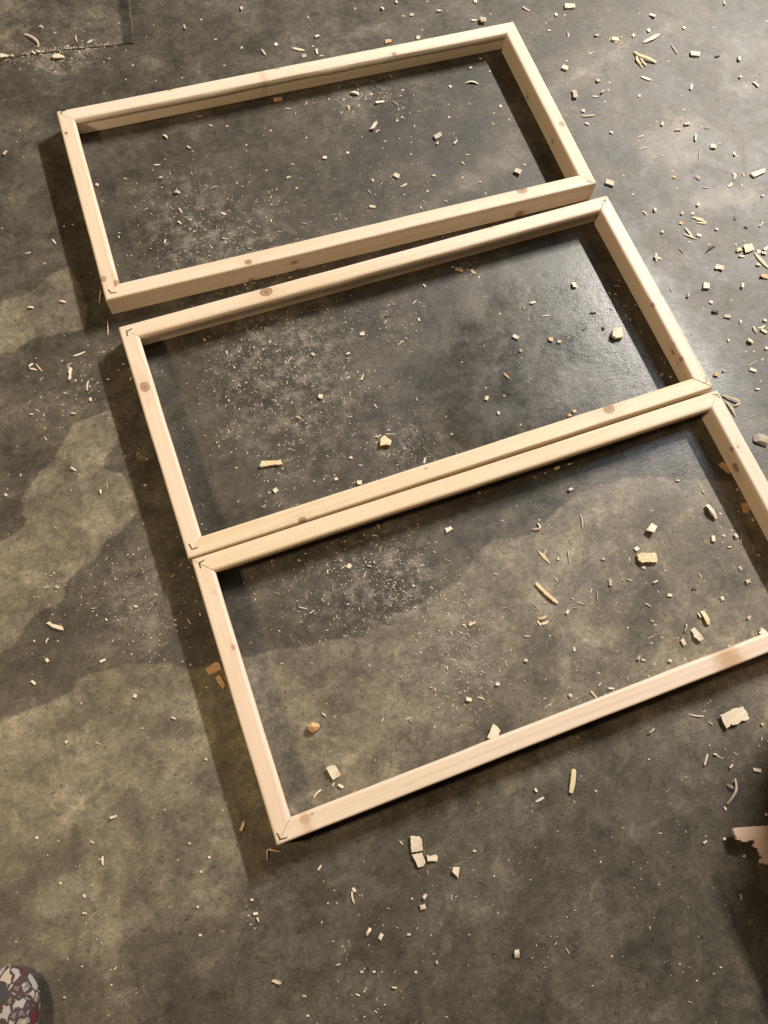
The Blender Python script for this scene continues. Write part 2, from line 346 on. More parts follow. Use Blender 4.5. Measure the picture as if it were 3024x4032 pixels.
# ---------------------------------------------------------------- wood
def pine(name, base=(.66, .52, .355), dark=(.56, .40, .24), knots=(), tint_bands=(), blotch=0.0, seed=0.0):
    """pine with grain along the object's X axis; knots = (x, y, z, radius, strength)"""
    g = NT(name); co = g.n('ShaderNodeTexCoord').outputs['Object']
    co = g.vmath('ADD', co, (seed * 3.7, seed * 1.3, seed * .7))
    kn = None; warp = None
    for (x, y, z, r, s) in knots:
        r, s = r * .86, s * .88
        d0 = g.vmath('SUBTRACT', co, (x + seed * 3.7, y + seed * 1.3, z + seed * .7))
        d = g.vmath('LENGTH', g.vmath('MULTIPLY', d0, (.85, 1.05, 1.0)), (0, 0, 0))
        rel = g.math('DIVIDE', d, r)
        rel = g.math('ADD', rel, g.math('MULTIPLY', g.math('SUBTRACT', g.noise(co, 260, 2), .5), .5))
        core = g.math('MULTIPLY', g.ss(rel, 1.15, .75), s)
        crel = rel if kn is None else g.math('MINIMUM', crel, rel)
        ring = g.math('MULTIPLY', g.math('MULTIPLY', g.ss(rel, .5, .85), g.ss(rel, 1.2, .95)), s * .28)
        dl = g.vmath('LENGTH', g.vmath('MULTIPLY', d0, (.4, 1.0, 1.0)), (0, 0, 0))
        halo = g.math('MULTIPLY', g.ss(g.math('DIVIDE', dl, r), 2.4, .8), .16 * s)
        tot = g.math('ADD', g.math('MULTIPLY', core, .72), g.math('ADD', ring, halo))
        kn = tot if kn is None else g.math('MAXIMUM', kn, tot)
        wv = g.math('MULTIPLY', g.ss(g.math('DIVIDE', dl, r), 3.2, .6), r * .9)
        warp = wv if warp is None else g.math('ADD', warp, wv)
    gv = g.scale_vec(co, (1.5, 64, 64))
    if warp is not None:
        cmb = g.n('ShaderNodeCombineXYZ'); g.put(cmb.inputs['Y'], g.math('MULTIPLY', warp, 64)); g.put(cmb.inputs['Z'], g.math('MULTIPLY', warp, 64))
        gv = g.vmath('ADD', gv, cmb.outputs[0])
    gr = g.noise(gv, 1.0, 4, .55, .5)
    wav = g.n('ShaderNodeTexWave', wave_type='BANDS', bands_direction='DIAGONAL'); g.put(wav.inputs['Vector'], g.vmath('MULTIPLY', gv, (.35, 1, 1)))
    wav.inputs['Scale'].default_value = .9; wav.inputs['Distortion'].default_value = 3.2; wav.inputs['Detail'].default_value = 2; wav.inputs['Detail Scale'].default_value = .6
    fine = g.noise(g.scale_vec(co, (14, 420, 420)), 1.0, 3, .6)
    lng = g.noise(g.scale_vec(co, (2.5, 16, 16)), 1.0, 3, .5)
    f = g.math('ADD', g.math('MULTIPLY', g.ss(gr, .40, .75), .55), g.math('MULTIPLY', g.math('POWER', wav.outputs['Fac'], 3.0), .20))
    col = g.mix(g.math('MULTIPLY', f, .95, clamp=True), C4(*base), C4(*dark))
    col = g.mix(g.math('MULTIPLY', g.ss(lng, .5, .78), .3), col, C4(dark[0] * 1.05, dark[1] * .94, dark[2] * .84))
    col = g.mix(g.math('MULTIPLY', g.ss(fine, .52, .75), .22), col, C4(.38, .26, .14))
    for (x, wdt, s) in tint_bands:
        sx = g.n('ShaderNodeSeparateXYZ'); g.put(sx.inputs[0], co)
        dd = g.math('ABSOLUTE', g.math('SUBTRACT', sx.outputs[0], x + seed * 3.7))
        dd = g.math('ADD', dd, g.math('MULTIPLY', g.math('SUBTRACT', g.noise(co, 55, 3), .5), wdt * .8))
        col = g.mix(g.math('MULTIPLY', g.ss(dd, wdt * 1.15, wdt * .15), s), col, C4(.40, .235, .115))
    if blotch:
        bl = g.ss(g.noise(g.scale_vec(co, (22, 60, 60)), 1.0, 3, .6), .66, .78)
        col = g.mix(g.math('MULTIPLY', bl, blotch), col, C4(.33, .24, .17))
    if kn is not None:
        rings = g.noise(co, 500, 2)
        kc = g.mix(g.math('MULTIPLY', g.ss(crel, .25, .75), g.lin(rings, .3, .7, .55, 1)), C4(.13, .055, .022), C4(.42, .25, .135))
        kc = g.mix(g.math('MULTIPLY', g.ss(crel, .68, .84), g.ss(crel, 1.08, .9)), kc, C4(.22, .11, .05))
        col = g.mix(g.math('MINIMUM', kn, .92), col, kc)
    dirt = g.ss(g.noise(co, 75, 4, .7), .66, .80)
    col = g.mix(g.math('MULTIPLY', dirt, .10), col, C4(.3, .24, .17))
    g.put(g.b.inputs['Base Color'], col)
    g.put(g.b.inputs['Roughness'], g.lin(gr, .3, .7, .48, .62)); g.b.inputs['Specular IOR Level'].default_value = .35
    bp = g.n('ShaderNodeBump'); bp.inputs['Strength'].default_value = .35; bp.inputs['Distance'].default_value = 1.0
    g.put(bp.inputs['Height'], g.math('ADD', g.math('MULTIPLY', fine, .0006), g.math('MULTIPLY', gr, .0005)))
    g.put(g.b.inputs['Normal'], bp.outputs[0])
    return g.m

H, BW, FL = 0.0588, 0.038, 1.22981
FWID = [.56856, .56798, .56846]
POSE = [(0, 0, 0), (0.0109926, -0.64423556, 0.02852101), (0.0327397, -1.21643036, 0.02472034)]
# rail local frames: origin at one outer corner, X along the rail, Y inwards, Z up
def rail_frame(f, side):
    px, py, a = POSE[f]; c, s = math.cos(a), math.sin(a); w = FWID[f]
    o, x = {'far': ((0, 0), (1, 0)), 'near': ((FL, -w), (-1, 0)), 'left': ((0, -w), (0, 1)), 'right': ((FL, 0), (0, -1))}[side]
    y = {'far': (0, -1), 'near': (0, 1), 'left': (1, 0), 'right': (-1, 0)}[side]
    rot = lambda v: np.array([c * v[0] - s * v[1], s * v[0] + c * v[1]])
    return np.array([px, py]) + rot(o), rot(x), rot(y), (FL if side in ('far', 'near') else w)
def to_local(f, side, u, v, face='top'):
    o, x, y, L = rail_frame(f, side)
    if face == 'top':
        p = unp(u, v, H)
        q = p[:2] - o; return (float(q @ x), float(q @ y), H)
    yy = {'inner': BW - .003, 'outer': 0.0}[face]
    r = RC.T @ np.array([(u - 1512) / FPX, (v - 2016) / FPX, 1.0])
    t = (yy - (CAM[:2] - o) @ y) / (r[:2] @ y); p = CAM + t * r
    q = p[:2] - o; return (float(q @ x), float(q @ y), float(p[2]))

def rail_mesh(L, gap0, gap1, step=.004, wav=0.0, seed=0, rnd=.004):
    r = random.Random(seed)
    d = step
    prof = [(.001, .0004), (0, .0018), (0, H - rnd), (rnd * .3, H - rnd * .3), (rnd, H), (BW * .5, H), (BW - .006, H), (BW - .0022, H - .0018), (BW, H - .006), (BW, H - .0125), (BW - d, H - .0155), (BW - d, .0018), (BW - d - .0014, .0004)]
    n = 30; V_, F_ = [], []
    ph = [r.uniform(0, 6.28) for _ in range(6)]
    for i in range(n + 1):
        t = i / n
        for k, (y, z) in enumerate(prof):
            x0 = y + gap0; x1 = L - y - gap1
            x = x0 + (x1 - x0) * t
            dy = .00045 * math.sin(3 * x * 2.1 + ph[0]) + .0002 * math.sin(x * 31 + ph[1])
            dz = .0003 * math.sin(x * 5.3 + ph[2]) if z > .01 else 0
            if k in (8, 9) and wav: dy += wav * (math.sin(x * 17 + ph[3]) * .6 + math.sin(x * 43 + ph[4]) * .4)
            e = math.sin(math.pi * t)
            V_.append((x, y + dy * e, z + dz * e))
    m = len(prof)
    for i in range(n):
        for k in range(m):
            k2 = (k + 1) % m
            F_.append([i * m + k, i * m + k2, (i + 1) * m + k2, (i + 1) * m + k])
    F_.append(list(range(m))[::-1]); F_.append([n * m + k for k in range(m)])
    return V_, F_

PB = dict(pale=((.70, .58, .445), (.56, .415, .275)), yellow=((.70, .565, .405), (.58, .43, .27)), pink=((.71, .575, .455), (.58, .43, .305)), white=((.74, .63, .50), (.60, .465, .33)))
RAILS = {
 (0,'far'): dict(t='white', k=[('top',668,353,.0042,1.0),('top',1091,269,.006,.55),('top',1552,212,.007,.8),('inner',1050,339,.007,.8),('inner',1555,273,.008,.8),('top',1471,192,.005,.6),('top',770,330,.003,.2)], b=[(1029,285,'top',.012,.30)], wav=.0014),
 (0,'left'): dict(t='pale', k=[('top',260,524,.0042,1.2),('top',407,1099,.0085,.8),('top',463,1114,.0105,.95),('top',352,715,.004,.25)]),
 (0,'near'): dict(t='pale', k=[('top',977,1032,.0085,.95),('outer',1159,1033,.0085,.85),('outer',1173,1064,.009,.9),('outer',989,1104,.008,.9),('top',2055,748,.014,.95),('outer',2045,842,.012,.95),('outer',2068,640,.003,.1)]),
 (0,'right'): dict(t='pale', k=[('inner',2079,383,.006,.9),('top',2212,488,.009,.75),('inner',2177,557,.007,.75)], step=.0015),
 (1,'far'): dict(t='pale', k=[('top',1048,1149,.0145,1.0),('inner',1908,975,.008,.85),('top',1936,898,.006,.35)], wav=.0008),
 (1,'left'): dict(t='pink', k=[('top',570,1523,.0125,.9)]),
 (1,'near'): dict(t='yellow', k=[('top',2398,1610,.0135,.95),('top',1191,2048,.0085,1.0),('top',1677,1845,.0025,1.0)]),
 (1,'right'): dict(t='pink', k=[('top',2607,1154,.009,.55),('inner',2571,1199,.007,.9),('inner',2646,1386,.009,.9),('inner',2683,1414,.007,.9),('inner',2664,1432,.005,.7),('inner',2655,1355,.004,.5)]),
 (2,'far'): dict(t='yellow', k=[('top',1757,1908,.0025,.2)], rnd=.0015),
 (2,'left'): dict(t='pink', k=[('top',918,2549,.0055,.7),('top',843,2332,.006,.14),('top',815,2276,.005,.10)], blotch=.28),
 (2,'near'): dict(t='pink', k=[('top',1201,3226,.010,.35),('top',1228,3205,.004,.5)], b=[(2868,2592,'top',.042,.75),(1204,3230,'top',.012,.35)]),
 (2,'right'): dict(t='pink', k=[('inner',2883,1769,.0065,.9),('inner',2892,1842,.0115,1.0),('top',2906,1758,.004,.7),('top',2903,1870,.004,.2)]),
}
FR_LABEL = ['pale pine frame farthest across the floor, standing a finger gap apart from the other two',
            'middle pine frame with a big brown knot near one end of its upper rail',
            'nearest pine frame, its right end running out of the picture']
GAPS = {(0,'far'): (.0, .0002), (1,'far'): (.0, .0007), (1,'right'): (.0007, .0009), (1,'near'): (.0009, 0), (2,'far'): (.0006, .0002), (2,'left'): (.0002, .0006), (2,'near'): (.0002, .0004)}
steel = NT('dark_steel'); steel.b.inputs['Base Color'].default_value = C4(.10, .085, .065); steel.b.inputs['Metallic'].default_value = .8; steel.b.inputs['Roughness'].default_value = .45
NAILS = {0: [[(427,1140),(438,1154),(459,1152)], [(241,449),(243,438),(259,435)], [(2313,709),(2321,717),(2334,716)]],
         1: [[(521,1295),(499,1304),(502,1323)], [(746,2142),(755.5,2162.6),(780,2156)], [(2779,1484),(2785,1501),(2769,1509)], [(2367,792),(2382,785),(2386,794)]],
         2: [[(805,2206),(785,2215),(790,2237)], [(1092,3279),(1103,3305),(1131,3297)], [(2804,1553),(2822,1552),(2835,1567)]]}
frames = []; sd = 0
for f in range(3):
    root = bpy.data.objects.new('wooden_frame', None); COL.objects.link(root)
    px, py, a = POSE[f]; root.location = (px, py, 0); root.rotation_euler = (0, 0, a); root.empty_display_size = .1
    tag(root, FR_LABEL[f], 'wooden frame', 'pine frames laid out on the concrete floor'); frames.append(root)
    inv = Matrix.Translation((px, py, 0)) @ Matrix.Rotation(a, 4, 'Z'); inv = inv.inverted()
    for side in ('far', 'near', 'left', 'right'):
        sd += 1; sp = RAILS[(f, side)]; o, x, y, L = rail_frame(f, side)
        kn = []
        for (face, u, v, r, s) in sp['k']:
            lx, ly, lz = to_local(f, side, u, v, face); kn.append((lx, -ly, lz, r, s))      # meshes are mirrored in Y below
        bands = [(to_local(f, side, u, v, fc)[0], w_, s_) for (u, v, fc, w_, s_) in sp.get('b', [])]
        base, dark = PB[sp['t']]
        m = pine('pine_%d' % sd, base, dark, kn, bands, sp.get('blotch', .06), float(sd))
        g0, g1 = GAPS.get((f, side), (.0001, .0001))
        vs, fs = rail_mesh(L, g0, g1, sp.get('step', .0115 if side == 'far' else .0055), sp.get('wav', .0004), sd, sp.get('rnd', .004))
        ob = fix_normals(mesh_obj('rail', vs, fs, m, root, smooth=False))
        mw = Matrix(((x[0], y[0], 0, o[0]), (x[1], y[1], 0, o[1]), (0, 0, 1, 0), (0, 0, 0, 1)))
        # far/near/left/right frames are right- or left-handed: mirror in the mesh where needed
        if x[0] * y[1] - x[1] * y[0] < 0:
            ob.data.transform(Matrix.Diagonal((1, -1, 1, 1))); ob.data.flip_normals()
            mw = Matrix(((x[0], -y[0], 0, o[0]), (x[1], -y[1], 0, o[1]), (0, 0, 1, 0), (0, 0, 0, 1)))
        ob.matrix_parent_inverse = Matrix.Identity(4)
        ob.matrix_basis = inv @ mw
        fix_normals(ob)
        bv = ob.modifiers.new('soft_edges', 'BEVEL'); bv.width = .0006; bv.segments = 1; bv.limit_method = 'ANGLE'; bv.angle_limit = math.radians(35)
    for pts in NAILS[f]:
        W3 = [unp(u, v, H) for u, v in pts]
        bm = bmesh.new()
        mid = W3[1]
        for e in (W3[0], W3[2]):
            d = (e - mid)[:2]; Ld = np.hypot(*d); d = d / Ld; nrm = np.array([-d[1], d[0]])
            e2 = e[:2] + nrm * .0012
            path = [mid[:2], mid[:2] + d * Ld * .82, e2]
            rows = []
            for p in path:
                row = []
                for (sgn, z) in ((-1, H - .004), (1, H - .004), (1, H + .0009), (-1, H + .0009)):
                    q = p + nrm * sgn * .00095
                    row.append(bm.verts.new(inv @ Vector((q[0], q[1], z))))
                rows.append(row)
            for r0, r1 in zip(rows, rows[1:]):
                for k in range(4): bm.faces.new((r0[k], r0[(k + 1) % 4], r1[(k + 1) % 4], r1[k]))
            bm.faces.new(rows[-1]); bm.faces.new(rows[0][::-1])
        bmesh.ops.recalc_face_normals(bm, faces=bm.faces)
        me = bpy.data.meshes.new('corner_nail'); bm.to_mesh(me); bm.free(); me.materials.append(steel.m)
        nb = bpy.data.objects.new('corner_nail', me); COL.objects.link(nb); nb.parent = root
# ---------------------------------------------------------------- wood chips, splinters and shavings
def wood_scrap(name, a, b, rough=.6):
    g = NT(name); co = g.n('ShaderNodeTexCoord').outputs['Object']
    gr = g.noise(g.scale_vec(co, (60, 420, 200)), 1.0, 3, .6); bl = g.noise(co, 90, 3, .6)
    col = g.mix(g.ss(gr, .35, .7), C4(*a), C4(*b)); col = g.mix(g.math('MULTIPLY', g.ss(bl, .55, .8), .35), col, C4(b[0] * .75, b[1] * .7, b[2] * .6))
    g.put(g.b.inputs['Base Color'], col); g.b.inputs['Roughness'].default_value = rough; g.b.inputs['Specular IOR Level'].default_value = .3
    bp = g.n('ShaderNodeBump'); bp.inputs['Strength'].default_value = .4; g.put(bp.inputs['Height'], g.math('MULTIPLY', gr, .0006)); g.put(g.b.inputs['Normal'], bp.outputs[0])
    return g.m
TONE = {'p': wood_scrap('scrap_pale', (.68, .59, .46), (.58, .48, .345)), 'p2': wood_scrap('scrap_dull', (.55, .465, .345), (.46, .375, .26)), 'p3': wood_scrap('scrap_grubby', (.43, .37, .285), (.35, .295, .215)),
        't': wood_scrap('scrap_tan', (.55, .36, .19), (.46, .28, .135)),
        'y': wood_scrap('scrap_yellow', (.70, .585, .375), (.60, .47, .27)),
        'd': wood_scrap('scrap_dark', (.10, .08, .06), (.06, .05, .04)),
        'g': wood_scrap('scrap_grey', (.38, .33, .26), (.28, .24, .18))}
def base_z(p): return .0028 if poly_sdf(np.array([p[:2]]), corner)[0] > 0 else 0.0
RAILBOX = []
for f in range(3):
    for side in ('far', 'near', 'left', 'right'):
        RAILBOX.append(rail_frame(f, side))
def in_rail(p):
    for o, x, y, L in RAILBOX:
        q = p - o
        if 0.0 < q @ x < L and 0.0 < q @ y < BW: return True
    return False

def flake_mesh(poly, th, lift, bend, jag, hole=None):
    """thin chip: outline poly (world xy, about its own centre), jagged ends, bent about its short axis, one edge lifted"""
    P = np.array(poly); n0 = len(P)
    area = 0.5 * np.sum(P[:, 0] * np.roll(P[:, 1], -1) - P[:, 1] * np.roll(P[:, 0], -1))
    if area < 0: P = P[::-1]
    out = []
    for i in range(n0):
        a, b = P[i], P[(i + 1) % n0]; L = np.hypot(*(b - a)); k = max(1, min(7, int(L / .0045)))
        nrm = np.array([b[1] - a[1], a[0] - b[0]]) / (L + 1e-9)
        for j in range(k):
            q = a + (b - a) * j / k
            if j: q = q + nrm * rng.normal(0, jag)
            out.append(q)
    P = np.array(out); n = len(P)
    C = np.cov(P.T); ev, evec = np.linalg.eigh(C); ax = evec[:, 1]
    half = max(1e-4, np.abs(P @ ax).max()); lat = np.array([-ax[1], ax[0]]); halfw = max(1e-4, np.abs(P @ lat).max())
    tl = math.radians(205) + rng.normal(0, .7); td = np.array([math.cos(tl), math.sin(tl)])
    R = np.hypot(*P.T).max()
    def zf(q):
        u = (q @ ax) / half
        return lift * (q @ td / R + 1) * .5 + bend * (1 - u * u)
    rings = [P, P * .55]; V_, F_ = [], []
    for top in (1, 0):
        for ri, Rg in enumerate(rings):
            for q in Rg:
                V_.append((q[0], q[1], zf(q) + (th + rng.normal(0, th * .06) if top else 0)))
        V_.append((0, 0, zf(np.zeros(2)) + (th if top else 0)))
    S0 = 2 * n + 1
    for top in (1, 0):
        b0 = 0 if top else S0
        for i in range(n):
            j = (i + 1) % n
            q1 = [b0 + i, b0 + j, b0 + n + j, b0 + n + i]; q2 = [b0 + n + i, b0 + n + j, b0 + 2 * n]
            F_ += ([q1, q2] if top else [q1[::-1], q2[::-1]])
    for i in range(n):
        j = (i + 1) % n; F_.append([S0 + i, S0 + j, j, i])
    zmin = min(v[2] for v in V_); V_ = [(v[0], v[1], v[2] - zmin + .0003) for v in V_]
    return V_, F_
def ribbon_mesh(path, w, th, arch, taper=.35, roll=0.0):
    """stick or shaving along a path of world xy points"""
    P = np.array(path); L = np.cumsum([0] + [np.hypot(*(b - a)) for a, b in zip(P, P[1:])])
    m = max(5, min(14, int(L[-1] / .004))); t = np.linspace(0, L[-1], m)
    Q = np.column_stack([np.interp(t, L, P[:, 0]), np.interp(t, L, P[:, 1])])
    if len(P) > 2:
        for _ in range(2): Q[1:-1] = (Q[:-2] + Q[1:-1] * 2 + Q[2:]) / 4
    V_, F_ = [], []
    for i in range(m):
        d = Q[min(i + 1, m - 1)] - Q[max(i - 1, 0)]; d = d / (np.hypot(*d) + 1e-9); nn = np.array([-d[1], d[0]])
        u = i / (m - 1); ww = w * .5 * (1 - taper * abs(2 * u - 1) ** 3) * (1 + rng.normal(0, .07)); z = arch * (1 - (2 * u - 1) ** 2) + .0003
        for sg, zz in ((-1, 0), (1, roll * w), (1, th + roll * w), (-1, th)):
            V_.append((*(Q[i] + nn * sg * ww), z + zz))
    for i in range(m - 1):
        for k in range(4):
            F_.append([i * 4 + k, i * 4 + (k + 1) % 4, i * 4 + 4 + (k + 1) % 4, i * 4 + 4 + k])
    F_.append([0, 1, 2, 3]); F_.append([(m - 1) * 4 + k for k in (3, 2, 1, 0)])
    return V_, F_

